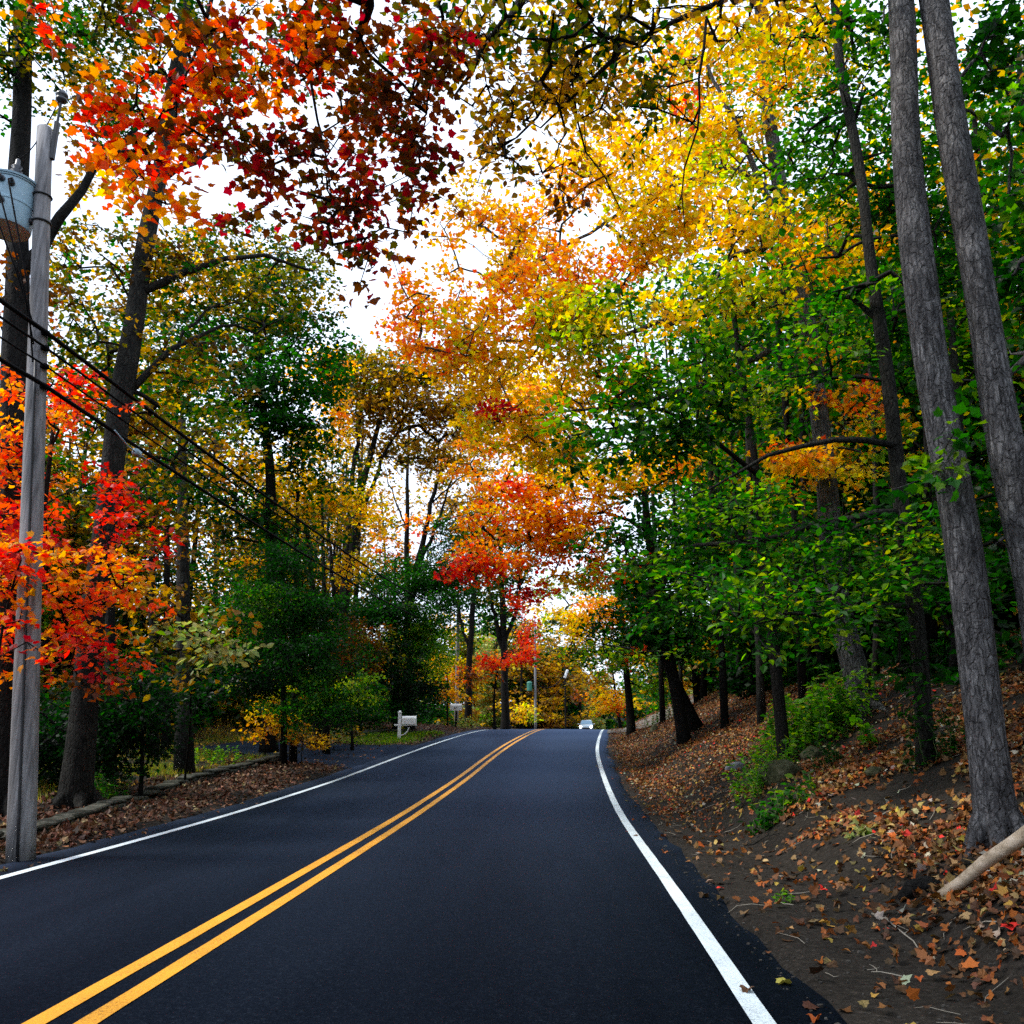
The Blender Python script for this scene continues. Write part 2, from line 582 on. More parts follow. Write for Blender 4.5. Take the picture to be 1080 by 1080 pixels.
RED, CRIM, SCAR = C(.70, .03, .022), C(.36, .012, .02), C(.82, .10, .03)
ORNG, AMBR, GOLD, YELW = C(.82, .25, .010), C(.82, .39, .010), C(.60, .34, .02), C(.82, .54, .012)
LIME, YGRN, GREN, DGRN, EVER = C(.44, .52, .012), C(.14, .30, .011), C(.024, .128, .011), C(.0095, .048, .007), C(.006, .023, .006)
OLIV, TAN, BRWN, RUST, PALE = C(.10, .10, .014), C(.32, .17, .035), C(.085, .042, .016), C(.25, .06, .013), C(.32, .35, .13)
P = {
    'red': [(4, RED), (3, SCAR), (1, ORNG), (1, CRIM)], 'crimson': [(3, CRIM), (2, RED)],
    'scarlet': [(3, SCAR), (3, ORNG), (1, RED), (1, AMBR)], 'orange': [(4, ORNG), (3, AMBR), (1, SCAR), (1, YELW)],
    'amber': [(3, AMBR), (2, YELW), (1, ORNG)], 'yellow': [(5, YELW), (2, AMBR), (1, LIME)],
    'lime': [(3, LIME), (2, YELW), (2, YGRN)], 'ygreen': [(3, YGRN), (1, LIME), (2, GREN)],
    'green': [(5, GREN), (2, DGRN), (1, YGRN)], 'dgreen': [(4, DGRN), (2, GREN)], 'ever': [(4, EVER), (2, DGRN)],
    'olive': [(3, OLIV), (1, GOLD), (2, DGRN)], 'tan': [(3, TAN), (2, GOLD), (1, OLIV), (1, BRWN)],
    'gold': [(3, GOLD), (2, TAN), (1, YELW)], 'brown': [(3, BRWN), (1, RUST), (1, OLIV)],
    'rust': [(3, RUST), (2, BRWN), (1, ORNG)], 'pale': [(3, PALE), (1, YGRN), (1, TAN)],
    'darkred': [(3, RUST), (2, CRIM), (3, BRWN), (1, OLIV), (.6, SCAR)],
    'fire': [(4, ORNG), (3, SCAR), (3, AMBR), (1, RED), (1, YELW)],
    'mixgreen': [(5, GREN), (3, YGRN), (.35, LIME), (.6, DGRN)],
    'gomix': [(2, YELW), (2, AMBR), (2, YGRN), (1, ORNG)],
    'ember': [(3, SCAR), (2.4, ORNG), (2, RED), (2.4, RUST), (1, AMBR), (2, BRWN)], 'oakmix': [(3, OLIV), (2, C(.36, .19, .025)), (1.6, GREN), (1, GOLD), (1, BRWN)],
    'dry': [(3, C(.17, .21, .03)), (2, C(.36, .26, .07)), (3, C(.11, .22, .02)), (1, C(.4, .34, .12))],
    'fade': [(3, C(.30, .18, .04)), (2, OLIV), (2, C(.42, .27, .06)), (1, C(.16, .18, .025))],
    'weed': [(4, C(.14, .36, .02)), (3, C(.09, .26, .015)), (1.5, C(.34, .46, .03)), (1, GREN)],
    'litter': [(5, C(.19, .075, .022)), (4, C(.28, .075, .012)), (2, C(.30, .18, .07)), (5, C(.07, .034, .015)), (1.3, C(.38, .23, .04)), (.8, C(.4, .36, .25)), (.2, RED)],
    'brownlitter': [(4, C(.11, .046, .022)), (3, C(.07, .034, .018)), (2, C(.18, .08, .038)), (.5, C(.34, .25, .13))],
}


def pick(pal, n):
    w = np.array([p[0] for p in P[pal]], float)
    c = np.array([p[1] for p in P[pal]])
    return c[RS.choice(len(w), n, p=w / w.sum())]


def jit(c, a=.22, b=.09):
    n = len(c)
    return np.clip(c * RS.lognormal(0, a, (n, 1)) * RS.lognormal(0, b, (n, 3)), .004, .9)


def spray_leaves(lv, ctr, axis, rs, n, size, pal, kind, flat=.2, tilt=.55, droop=.25):
    """one leafy twig end: a loose, flattened, drooping fan of leaves"""
    a = RS.uniform(0, 2 * math.pi, n)
    r = rs * np.sqrt(RS.uniform(.02, 1, n))
    off = np.stack([np.cos(a) * r, np.sin(a) * r, RS.normal(0, flat * rs, n) - droop * r * r / rs], 1)
    off += axis[None, :] * (RS.uniform(-.3, .6, n) * rs)[:, None]
    tl = RS.normal(0, .22, 2)
    off[:, 2] += off[:, 0] * tl[0] + off[:, 1] * tl[1]
    out = off.copy()
    out[:, 2] -= .25 * rs
    out += axis * rs * .5 + RS.normal(0, .35 * rs, (n, 3))
    nrm = np.array([tl[0] * -1, tl[1] * -1, 1.]) + RS.normal(0, tilt, (n, 3))
    base = pick(pal, 1)
    col = np.where(RS.random((n, 1)) < .66, base, pick(pal, n))
    lv.add(ctr + off, out, nrm, size * RS.uniform(.65, 1.25, n), jit(col), kind)


def blob_points(b, n, gaps=True):
    c, rx, ry, rz_ = b
    u = RS.normal(size=(n * 2, 3))
    u /= np.linalg.norm(u, axis=1)[:, None]
    r = RS.uniform(0, 1, (n * 2, 1)) ** (1 / 2.4)
    p = u * r * np.array([rx, ry, rz_]) + c
    if gaps:
        s = max(rx, rz_) * .55
        g = nz(p[:, 0] + p[:, 1] * .7, p[:, 2] * 1.4 + p[:, 1] * .4, max(s, .8))
        p = p[np.argsort(-(.7 * g + RS.normal(0, .6, len(g))))]
    return p[:n]


def tree(name, label, cat, trunk, rad, blobs, leaf='maple_small', size=.1, per=34, bark=None, limbs=(), group=None,
         twig=.006, twigs=0, snap=True, maxr=.4, nside=12, droop=.25, tilt=.6, lift=.25, flare=.35):
    """trunk: [(px,py,Y)...] or world points; blobs: (px,py,rpx,rpy,Y,palette[,lai[,depth m]])"""
    T = np.array([at(*p) for p in trunk]) if snap else np.array(trunk, float)
    base = T[0].copy()
    base[2] = float(H(base[0], base[1])) - .12
    T[0] = base
    # resample the trunk smoothly
    seg = np.linalg.norm(np.diff(T, axis=0), axis=1)
    tt = np.concatenate([[0], np.cumsum(seg)])
    m = max(10, int(tt[-1] / .45))
    ti = np.linspace(0, tt[-1], m)
    TP = np.stack([np.interp(ti, tt, T[:, k]) for k in range(3)], 1)
    for _ in range(3):
        TP[1:-1] = .25 * TP[:-2] + .5 * TP[1:-1] + .25 * TP[2:]
    TP[1:, 0] += .018 * np.sin(ti[1:] * 1.7 + base[0])
    h = ti / tt[-1]
    TR = rad[0] + (rad[1] - rad[0]) * h ** .8
    TR = TR * (1 + flare * np.exp(-ti / (rad[0] * 2.2)))
    root = empty(name, base, label, cat, group)
    wood = MB()
    wood.tube(TP, TR, n=nside, wob=.05, seed=int(abs(base[0] * 100)))
    if rad[0] > .12 and base[1] < 18:
        for q in range(6):
            an = q * 1.047 + RS.uniform(-.3, .3)
            rr_ = TR[0] * RS.uniform(1.5, 2.2)
            e_ = base + np.array([math.cos(an) * rr_, math.sin(an) * rr_, 0])
            e_[2] = float(H(e_[0], e_[1])) - .05
            m_ = base + np.array([math.cos(an), math.sin(an), 0]) * TR[0] * .75 + np.array([0, 0, .12 + rad[0] * .55])
            m2_ = (m_ + e_) / 2 + np.array([0, 0, -.03])
            wood.tube([base + np.array([0, 0, .2 + rad[0] * 1.6]), m_, m2_, e_], [rad[0] * .55, rad[0] * .5, rad[0] * .33, rad[0] * .12], n=8, wob=.08)
    pos = [p for i, p in enumerate(TP) if h[i] > .22]
    nr = [r for i, r in enumerate(TR) if h[i] > .22]
    for L_ in limbs:
        pts = np.array([at(*p) for p in L_['p']]) if snap else np.array(L_['p'], float)
        sg = np.concatenate([[0], np.cumsum(np.linalg.norm(np.diff(pts, axis=0), axis=1))])
        k = max(5, int(sg[-1] / .35))
        si = np.linspace(0, sg[-1], k)
        LP = np.stack([np.interp(si, sg, pts[:, j]) for j in range(3)], 1)
        LP[1:-1] = .25 * LP[:-2] + .5 * LP[1:-1] + .25 * LP[2:]
        LP[1:-1] += RS.normal(0, .035, (k - 2, 3))
        LR = np.linspace(L_['r'][0], L_['r'][1], k)
        wood.tube(LP, LR, n=8, wob=.04)
        pos += list(LP)
        nr += list(LR)
    n0 = len(pos)
    pos = np.array(pos)
    par = [-1] * n0
    nrad = list(nr)
    lv = Leaves()
    S = []
    for b in blobs:
        if snap:
            px, py, rpx, rpy, Y, pal = b[:6]
        else:
            px, py, Y, rpx, rpy, pal = b[:6]
        lai = 1.7 * (b[6] if len(b) > 6 else 1.6)
        c = at(px, py, Y) if snap else np.array([px, py, Y], float)
        k = Y / FPX if snap else 1.0
        rx, rz_ = rpx * k, rpy * k
        ry = b[7] if len(b) > 7 else .75 * (rx + rz_) / 2 + .3
        N_ = lai * math.pi * rx * rz_ / (LT[leaf][2] * size * size)
        ns = max(3, int(N_ / per))
        for p in blob_points((c, rx, ry, rz_), ns):
            gz = float(H(p[0], p[1]))
            if p[2] > gz + .12:
                S.append((p, pal))
    if S:
        sp = np.array([s[0] for s in S])
        dmin = np.array([np.linalg.norm(pos - q, axis=1).min() for q in sp])
        order = np.argsort(dmin)
        cap = n0 + 5 * len(S)
        buf = np.zeros((cap, 3))
        buf[:n0] = pos
        cnt = n0
        par = np.full(cap, -1)
        paths = []
        for i in order:
            q = sp[i]
            dv = q - buf[:cnt]
            dist = np.linalg.norm(dv, axis=1)
            cost = dist + .55 * np.maximum(0, -dv[:, 2]) 
            cost[:n0] *= 1.12
            j = int(np.argmin(cost))
            a = buf[j]
            L_ = dist[j]
            k = 3 if L_ > .5 else 1
            last = j
            path = [j]
            for e in range(1, k + 1):
                t = e / k
                w = a + (q - a) * t
                w = w + np.array([0, 0, lift * L_ * t * (1 - t)]) + RS.normal(0, .045 * L_ * (1 - t), 3)
                buf[cnt] = w
                par[cnt] = last
                last = cnt
                path.append(cnt)
                cnt += 1
            paths.append((path, S[i][1]))
        load = np.zeros(cnt)
        for path, _ in paths:
            load[path[-1]] += 1
        for i in range(cnt - 1, n0 - 1, -1):
            if par[i] >= 0:
                load[par[i]] += load[i]
        r = twig * np.maximum(load, 1) ** .46
        nrad = np.array(nr)
        for path, pal in paths:
            pts = buf[path]
            rr = r[path].copy()
            if path[0] < n0:
                rr[0] = min(r[path[1]] * 1.15, nrad[path[0]] * .8)
            rr = np.minimum(rr, maxr)
            if len(path) > 2:
                wood.tube(pts, rr, n=6 if rr[0] > .03 else 4, caps=False)
            else:
                wood.tube(pts, rr, n=4, caps=False)
            ax = pts[-1] - pts[0]
            ax = ax / (np.linalg.norm(ax) + 1e-6)
            n = max(4, int(per * RS.uniform(.6, 1.4)))
            rs = math.sqrt(n * LT[leaf][2] * size * size / (math.pi * .62)) * RS.uniform(.85, 1.25)
            spray_leaves(lv, pts[-1], ax, rs, n, size, pal, leaf, droop=droop, tilt=tilt)
            for _ in range(twigs):
                e = pts[-1] + ax * rs * RS.uniform(.1, .8) + RS.normal(0, .5 * rs, 3) * np.array([1, 1, .4])
                wood.tube([pts[-1], (pts[-1] + e) / 2 + RS.normal(0, .03, 3), e], [twig * .9, twig * .7, twig * .4], n=3, caps=False)
    wood.build('trunk', bark or M_BARK_DARK, root, smooth=True, origin=base)
    lv.build('crown', M_LEAF, root, origin=base)
    stats['leaves'] += lv.count()
    return root


stats = {'leaves': 0}

# ------------------------------------------------------------------ ground, road, markings
def grid_sheet(name, ds, Ys, zfun, mat, xoff=True):
    D, YY = np.meshgrid(ds, Ys)
    X = cx(YY) * np.exp(-np.maximum(0, np.abs(D) - 60) / 80) + D if xoff else D
    Z = zfun(X, YY, D)
    nr, nc = D.shape
    V = np.stack([X, YY, Z], -1).reshape(-1, 3)
    i = np.arange(nr - 1)[:, None] * nc + np.arange(nc - 1)[None, :]
    Q = np.stack([i, i + 1, i + nc + 1, i + nc], -1).reshape(-1)
    nq = (nr - 1) * (nc - 1)
    me = mesh_from(name, V, Q, np.arange(nq) * 4, np.full(nq, 4), mat)
    o = bpy.data.objects.new(name, me)
    return link(o)


def gap(a, b, first, growth):
    out = [a]
    s = first
    while out[-1] < b:
        out.append(out[-1] + s)
        s *= growth
    return out


dl = [-x for x in gap(3.5, 800, .12, 1.07)][::-1]
dr = gap(3.85, 800, .085, 1.055)
ds = np.array(dl + [-3.0, -1, 0, 1, 3.0, 3.5] + dr)
Ys = np.array([-800, -300, -120, -60, -35, -22, -15, -10, -6, -3, -1] + gap(0, 880, .16, 1.013))
g = grid_sheet('ground', ds, Ys, lambda X, Y, D: H(X, Y), M_GROUND)
tag(g, 'dark bare soil of the wooded verge and bank', 'ground', kind='structure')


def road_z(d, Y):
    return rz(Y) + .035 * (1 - (d / 3.9) ** 2)


RY = np.concatenate([np.arange(-40, 130, .4), np.arange(130, 800, 6)])
rds = np.array([-3.78, -3.6, -3.1, -2, -1, 0, 1, 2, 3.1, 3.6, 3.84, 3.97])


def rsheet(X, Y, D):
    z = road_z(D, Y)
    w = np.where(D < -3.7, 1, np.where(D > 3.9, 1, 0))
    return z - .07 * w


# slightly ragged outer edges
def road():
    D, YY = np.meshgrid(rds, RY)
    rag = .05 * nz(YY * 0 + 3, YY, .8) + .07 * nz(YY * 0 + 8, YY, 3.1)
    D2 = D.copy()
    D2[:, :2] += (rag * .7)[:, :2]
    D2[:, -2:] += rag[:, -2:]
    X = cx(YY) + D2
    Z = rsheet(X, YY, D)
    nr, nc = D.shape
    i = np.arange(nr - 1)[:, None] * nc + np.arange(nc - 1)[None, :]
    Q = np.stack([i, i + 1, i + nc + 1, i + nc], -1).reshape(-1)
    nq = (nr - 1) * (nc - 1)
    me = mesh_from('road', np.stack([X, YY, Z], -1).reshape(-1, 3), Q, np.arange(nq) * 4, np.full(nq, 4), M_ASPHALT)
    return link(bpy.data.objects.new('road', me))


tag(road(), 'dark asphalt road rising to a crest', 'road', kind='structure')


def stripe(name, d0, d1, mat, label, seed):
    Y = np.concatenate([np.arange(-40, 130, .25), np.arange(130, 800, 6)])
    e = .0022 * nz(Y * 0 + seed, Y, .5)
    e2 = .0022 * nz(Y * 0 + seed + 5, Y, .4)
    V = []
    for dd, ee in ((d0, e), ((d0 + d1) / 2, 0), (d1, e2)):
        V.append(np.stack([cx(Y) + dd + ee, Y, road_z(dd, Y) + .005], 1))
    V = np.stack(V, 1).reshape(-1, 3)
    n = len(Y)
    i = np.arange(n - 1)[:, None] * 3 + np.arange(2)[None, :]
    Q = np.stack([i, i + 1, i + 4, i + 3], -1).reshape(-1)
    nq = (n - 1) * 2
    me = mesh_from(name, V, Q, np.arange(nq) * 4, np.full(nq, 4), mat)
    return tag(link(bpy.data.objects.new(name, me)), label, 'road marking', kind='structure')


stripe('white_edge_line', -3.08, -2.96, M_WHITE_LINE, 'white edge line along the verge with the utility pole', 1)
stripe('white_edge_line', 3.42, 3.54, M_WHITE_LINE, 'white edge line along the leaf covered bank', 7)
stripe('yellow_centre_line', -.185, -.07, M_YELLOW_LINE, 'yellow centre stripe on the mailbox side of the pair', 13)
stripe('yellow_centre_line', .07, .185, M_YELLOW_LINE, 'yellow centre stripe on the bank side of the pair', 19)


def apron(name, corners, mat, label, lift=.02):
    """small sheet over the ground: corners given as (d,Y) ring swept in a bilinear patch"""
    a, b, c, d = [np.array(k, float) for k in corners]
    n = 14
    V = []
    for i in range(n + 1):
        for j in range(n + 1):
            u, v = i / n, j / n
            p = (a * (1 - u) + b * u) * (1 - v) + (d * (1 - u) + c * u) * v
            x = float(cx(p[1])) + p[0]
            base = max(float(H(x, p[1])) + lift, float(road_z(np.clip(p[0], -3.9, 3.9), p[1])) - .012 if abs(p[0]) < 4.6 else -9)
            V.append((x, p[1], base))
    F = [(i * (n + 1) + j, (i + 1) * (n + 1) + j, (i + 1) * (n + 1) + j + 1, i * (n + 1) + j + 1) for i in range(n) for j in range(n)]
    m = MB()
    m.add(V, F)
    return tag(m.build(name, mat), label, 'driveway', kind='structure')


apron('driveway', [(-3.5, 24.8), (-3.5, 34.4), (-9.5, 31.8), (-9.5, 28)], M_ASPHALT, 'asphalt driveway mouth between the two low stone walls')
apron('gravel_drive', [(3.7, 43.5), (3.7, 53), (10, 52), (10, 46)], M_GRAVEL, 'pale gravel pull-off beside the crest of the road', .05)

# ------------------------------------------------------------------ fallen leaves, twigs, grass
def litter(name, label, n, dr_, Yr, pal, size, dens, cat='leaf litter', tilt=.5, kind='maple'):
    lv = Leaves()
    lv.curl = (-2.6, 3.4)
    u = RS.uniform(0, 1, n * 4)
    Y = Yr[0] + (Yr[1] - Yr[0]) * u ** 1.5
    d = RS.uniform(dr_[0], dr_[1], n * 4)
    x = cx(Y) + d
    keep = RS.uniform(0, 1, n * 4) < dens(d, Y, x)
    x, Y, d = x[keep][:n], Y[keep][:n], d[keep][:n]
    drv = (d < -3.5) & (d > -9.4) & (np.abs(Y - 29.7) < 4.6 - .48 * (-3.5 - d)) & (RS.random(len(x)) > .05)
    x, Y, d = x[~drv], Y[~drv], d[~drv]
    k = len(x)
    z = H(x, Y)
    onroad = (d > EDGE_L - .1) & (d < EDGE_R + .1)
    z = np.where(onroad, np.maximum(z, road_z(d, Y)) + .012, z + RS.uniform(.012, .05, k))
    e = .05
    nx = -(H(x + e, Y) - H(x - e, Y)) / (2 * e)
    ny = -(H(x, Y + e) - H(x, Y - e)) / (2 * e)
    nrm = np.stack([np.where(onroad, 0, nx), np.where(onroad, 0, ny), np.ones(k)], 1)
    nrm /= np.linalg.norm(nrm, axis=1)[:, None]
    nrm = nrm + RS.normal(0, tilt, (k, 3)) * np.where(onroad, .3, 1)[:, None]
    out = RS.normal(0, 1, (k, 3))
    near = Y < 13
    for msk, kd in ((near, kind), (~near, 'rhomb')):
        lv.add(np.stack([x, Y, z], 1)[msk], out[msk], nrm[msk], (size * RS.uniform(.5, 1.25, k))[msk], jit(pick(pal, k), .3, .1)[msk], kd)
    o = lv.build(name, M_LITTER)
    return tag(o, label, cat, kind='stuff')


def bank_density(d, Y, x):
    s = d - EDGE_R
    patch = sstep(-.45, .5, nz(x, Y, 1.6) + .6 * nz(x + 30, Y, .55))
    near = .05 + .95 * sstep(1.1, 2.3, s + .45 * nz(x, Y, 2.2)) * patch
    far = .35 + .65 * patch
    t = sstep(12, 20, Y)
    near = np.clip(near * (.45 + .55 * sstep(5.2, 7.5, Y)) + .95 * np.exp(-((d - 5.85) ** 2 / .5 + (Y - 6.1) ** 2 / 1.6)), 0, 1)
    return np.clip((near * (1 - t) + far * t) * sstep(-.1, .7, s), 0, 1) * (1 - .35 * sstep(9, 14, s))


litter('fallen_leaves', 'orange and tan fallen leaves scattered over the dirt bank', 190000, (3.6, 17), (3.2, 58), 'litter', .074, bank_density)
litter('fallen_leaves', 'few pale fallen leaves lying on the asphalt by the edge line', 150, (3.3, 4.5), (3.4, 34), 'litter', .085,
       lambda d, Y, x: .25 + .75 * sstep(3.5, 4.2, d))
litter('fallen_leaves', 'reddish brown fallen leaves heaped between asphalt and stone wall', 15000, (-6.6, -3.55), (6, 34), 'brownlitter', .1,
       lambda d, Y, x: np.clip(sstep(-3.5, -3.95, d) * (.75 + .3 * nz(x, Y, .9)), 0, 1))
litter('fallen_leaves', 'dull brown fallen leaves under the trees around both mailboxes', 12000, (-13, -3.7), (33, 60), 'brownlitter', .12, lambda d, Y, x: .8 + 0 * d)
litter('fallen_leaves', 'yellow and tan fallen leaves on the grass behind the stone wall', 17000, (-26, -6.3), (9, 46), 'gold', .1,
       lambda d, Y, x: np.clip(.35 + .5 * nz(x, Y, 1.8), .05, 1))
litter('fallen_leaves', 'few tan leaves blown on the road beside the utility pole', 60, (-3.7, -3.15), (6, 22), 'brownlitter', .07, lambda d, Y, x: .6 + 0 * d)


def grass(name, label, n, dr_, Yr, pal, hgt, dens):
    u = RS.uniform(0, 1, n * 3)
    Y = Yr[0] + (Yr[1] - Yr[0]) * u
    d = RS.uniform(*dr_, n * 3)
    x = cx(Y) + d
    keep = (RS.uniform(0, 1, n * 3) < dens(d, Y, x)) & ~((d > -9.4) & (d < -3.5) & (np.abs(Y - 29.7) < 4.7 - .48 * (-3.5 - d)))
    x, Y = x[keep][:n], Y[keep][:n]
    k = len(x)
    p = np.stack([x, Y, H(x, Y) - .01], 1)
    out = np.stack([RS.normal(0, .38, k), RS.normal(0, .38, k), np.ones(k)], 1)
    nrm = RS.normal(0, 1, (k, 3)) * np.array([1, 1, .1])
    lv = Leaves()
    LT.setdefault('blade', (np.array([[-.03, 0, 0], [.03, 0, 0], [.02, .6, .06], [0, 1, .22], [-.02, .6, .06]]), [(0, 1, 2, 4), (4, 2, 3)], .04))
    lv.add(p, out, nrm, hgt * RS.uniform(.5, 1.4, k), jit(pick(pal, k), .25, .1), 'blade')
    o = lv.build(name, M_LEAF)
    return tag(o, label, 'grass', kind='stuff')


grass('grass', 'green and yellowing grass behind the stone wall and by the driveway', 46000, (-14, -6.2), (10, 45), 'dry', .15,
      lambda d, Y, x: np.clip(.5 + .7 * nz(x + 4, Y, 2.4), .03, 1) * sstep(-14, -9, d))
grass('grass', 'bright green grass tuft around the white mailbox post', 9000, (-6.2, -3.7), (33, 42), 'ygreen', .16,
      lambda d, Y, x: sstep(-3.7, -4.3, d) * (.5 + .5 * nz(x, Y, 1.2)))
grass('grass', 'mossy grass at the foot of the utility pole', 2600, (-5.2, -3.6), (7.5, 11), 'olive', .08,
      lambda d, Y, x: np.clip(.4 + .6 * nz(x, Y, .9), 0, 1) * sstep(10.9, 9.5, Y))


def twig_thing(label, a, b, r, mat=M_TWIG):
    a, b = np.array(a), np.array(b)
    k = 6
    pts = np.array([a + (b - a) * i / (k - 1) for i in range(k)])
    pts[1:-1] += RS.normal(0, .02, (k - 2, 3))
    pts[:, 2] = np.maximum(pts[:, 2], H(pts[:, 0], pts[:, 1]) + r)
    m = MB()
    m.tube(pts, np.linspace(r, r * .5, k), n=6)
    fork = pts[3] + (pts[4] - pts[3]) * .4
    m.tube([pts[3], fork + np.array([.05, .09, .02]), fork + np.array([.02, .22, .03])], [r * .6, r * .45, r * .25], n=5)
    o = m.build('twig', mat, origin=a)
    return tag(o, label, 'twig', 'twigs lying on the bank')


def twig_litter():
    mb = MB()
    for k in range(520):
        Y = 3.4 + 26 * RS.random() ** 1.6
        d = EDGE_R + .1 + 6.5 * RS.random() ** .8
        x = float(cx(Y)) + d
        a, l, r = RS.uniform(0, 6.28), RS.uniform(.08, .38), RS.uniform(.002, .0055)
        p = []
        for t in (0, .4, .75, 1):
            q = np.array([x + math.cos(a + .5 * t) * l * t, Y + math.sin(a + .5 * t) * l * t])
            p.append([q[0], q[1], float(H(q[0], q[1])) + r + .008 + .02 * t * RS.random()])
        mb.tube(p, [r, r * .9, r * .7, r * .4], n=4)
    tag(mb.build('twig_litter', M_TWIG), 'small broken twigs strewn over the dirt bank', 'twig litter', kind='stuff')
    import bmesh
    mb = MB()
    for k in range(1500):
        Y = 3.2 + 30 * RS.random() ** 1.7
        d = EDGE_R - .12 + 1.5 * RS.random() ** 1.7
        x = float(cx(Y)) + d
        r = RS.uniform(.004, .011) * (2 if RS.random() < .05 else 1)
        z = max(float(H(x, Y)), float(road_z(min(d, 3.95), Y)) if d < 3.98 else -9)
        vs = RS.normal(0, 1, (8, 3))
        vs /= np.linalg.norm(vs, axis=1)[:, None]
        base = np.array([[-1, -1, -1], [1, -1, -1], [1, 1, -1], [-1, 1, -1], [-1, -1, 1], [1, -1, 1], [1, 1, 1], [-1, 1, 1]]) * .62 + vs * .3
        mb.add(base * r * np.array([1.2, 1, .7]) + np.array([x, Y, z + r * .3]), [(3, 2, 1, 0), (4, 5, 6, 7), (0, 1, 5, 4), (1, 2, 6, 5), (2, 3, 7, 6), (3, 0, 4, 7)])
    tag(mb.build('gravel', M_GRIT, smooth=False), 'loose grit and small stones along the asphalt edge', 'gravel', kind='stuff')


twig_litter()


def on(px, py):
    """march the view line of a pixel to the ground"""
    lo = None
    for Y in np.arange(2.2, 90, .02):
        p = at(px, py, Y)
        if p[2] <= float(H(p[0], p[1])):
            return p
    return p


twig_thing('long pale twig on bare soil near the bottom corner of the bank', on(920, 965), on(972, 1008), .008)
twig_thing('straight grey twig on dark soil below the green weeds', on(922, 862), on(958, 852), .009)
twig_thing('pale twig at the foot of the leafy vine beside the road', on(768, 848), on(794, 838), .011)
twig_thing('dark bent twig on the bare dirt near the asphalt', on(788, 893), on(822, 880), .009, M_BARK_MID)

# cut branch leaning on the bank
b0, b1 = on(990, 948), at(1092, 872, 6.35)
m = MB()
mid = (b0 + b1) / 2
pts = [b0 + np.array([-.05, 0, -.02]), b0 + (b1 - b0) * .25, mid + np.array([0, 0, .015]), b0 + (b1 - b0) * .8, b1]
m.tube(pts, [.034, .038, .042, .045, .048], n=12, wob=.06)
lg = m.build('fallen_branch', M_LOG, origin=b0)
tag(lg, 'pale barkless branch resting slantwise on orange leaves beside the grey trunk', 'branch')
r0 = on(972, 945)
m = MB()
m.tube([r0 + np.array([-.16, .03, -.03]), r0 + np.array([-.06, .02, .05]), r0 + np.array([.08, .05, .07]), r0 + np.array([.3, .12, .02])], [.03, .055, .06, .03], n=9, wob=.12)
tag(m.build('root', M_BARK_DARK, origin=r0), 'dark hooked root poking from the soil below the pale branch', 'root')


def rock(label, px, py, size, mat, seed, sq=(1, 1, .7)):
    p = on(px, py)
    r_ = np.random.default_rng(seed)
    import bmesh
    bm = bmesh.new()
    bmesh.ops.create_icosphere(bm, subdivisions=4, radius=1)
    dirs = r_.normal(size=(14, 3))
    dirs /= np.linalg.norm(dirs, axis=1)[:, None]
    off = r_.uniform(.62, .95, 14)
    for v in bm.verts:
        c = np.array(v.co)
        t = min([o / max(1e-3, float(c @ d)) if c @ d > .05 else 9 for d, o in zip(dirs, off)])
        k = min(1, t) * (1 + .03 * math.sin(9 * c[0] + seed) * math.sin(8 * c[1]) + .02 * math.sin(17 * c[2]))
        v.co = Vector(c * k * size * np.array(sq))
    me = bpy.data.meshes.new('rock')
    bm.to_mesh(me)
    bm.free()
    me.materials.append(mat)
    me.polygons.foreach_set('use_smooth', np.ones(len(me.polygons), bool))
    o = bpy.data.objects.new('rock', me)
    o.location = (p[0], p[1], p[2] + size * .12)
    o.rotation_euler = (0, .15, r_.uniform(0, 6))
    link(o)
    tag(o, label, 'rock')


rock('mossy wedge shaped rock on the bank between green weeds', 826, 822, .42, M_MOSS, 3, (1, .7, .72))
rock('smaller rounded mossy rock just above the wedge shaped one', 858, 800, .26, M_MOSS, 8)
rock('flat grey slate stone sticking out of the bank under a slim trunk', 776, 812, .2, M_SLATE, 5, (1.1, .55, .6))
rock('dark stone half buried in leaves below the two rear trunks', 922, 818, .14, M_MOSS, 11)
rock('mossy stone at the top of the leafy bank by the leaning trunk', 690, 772, .3, M_MOSS, 14, (.7, .6, 1))


# ------------------------------------------------------------------ low stone walls on the left
def stone_wall(label, path, w, h, seed):
    """path: (d,Y) points; a dry run of flat stones, built as one wall"""
    r_ = np.random.default_rng(seed)
    P_ = np.array(path, float)
    W_ = np.stack([cx(P_[:, 1]) + P_[:, 0], P_[:, 1]], 1)
    sg = np.concatenate([[0], np.cumsum(np.linalg.norm(np.diff(W_, axis=0), axis=1))])
    mb = MB()
    for layer in range(2):
        s = -r_.uniform(0, .3)
        while s < sg[-1]:
            l = r_.uniform(.35, .8)
            c = s + l / 2
            x, y = np.interp(c, sg, W_[:, 0]), np.interp(c, sg, W_[:, 1])
            x2, y2 = np.interp(c + .2, sg, W_[:, 0]), np.interp(c + .2, sg, W_[:, 1])
            a = math.atan2(y2 - y, x2 - x) + r_.normal(0, .05)
            hh = h * (.62 if layer == 0 else .38) * r_.uniform(.85, 1.15)
            z = float(H(x, y)) + (hh / 2 - .04 if layer == 0 else h * .6 + hh / 2 - .04)
            R_ = Matrix.Rotation(a, 3, 'Z') @ Matrix.Rotation(r_.normal(0, .03), 3, 'Y')
            mb.box((x + r_.normal(0, .02), y, z), (l * .97, w * r_.uniform(.85, 1.1), hh), R_, bevel=.022)
            s += l
    return tag(mb.build('stone_wall', M_STONE, smooth=False), label, 'stone wall')


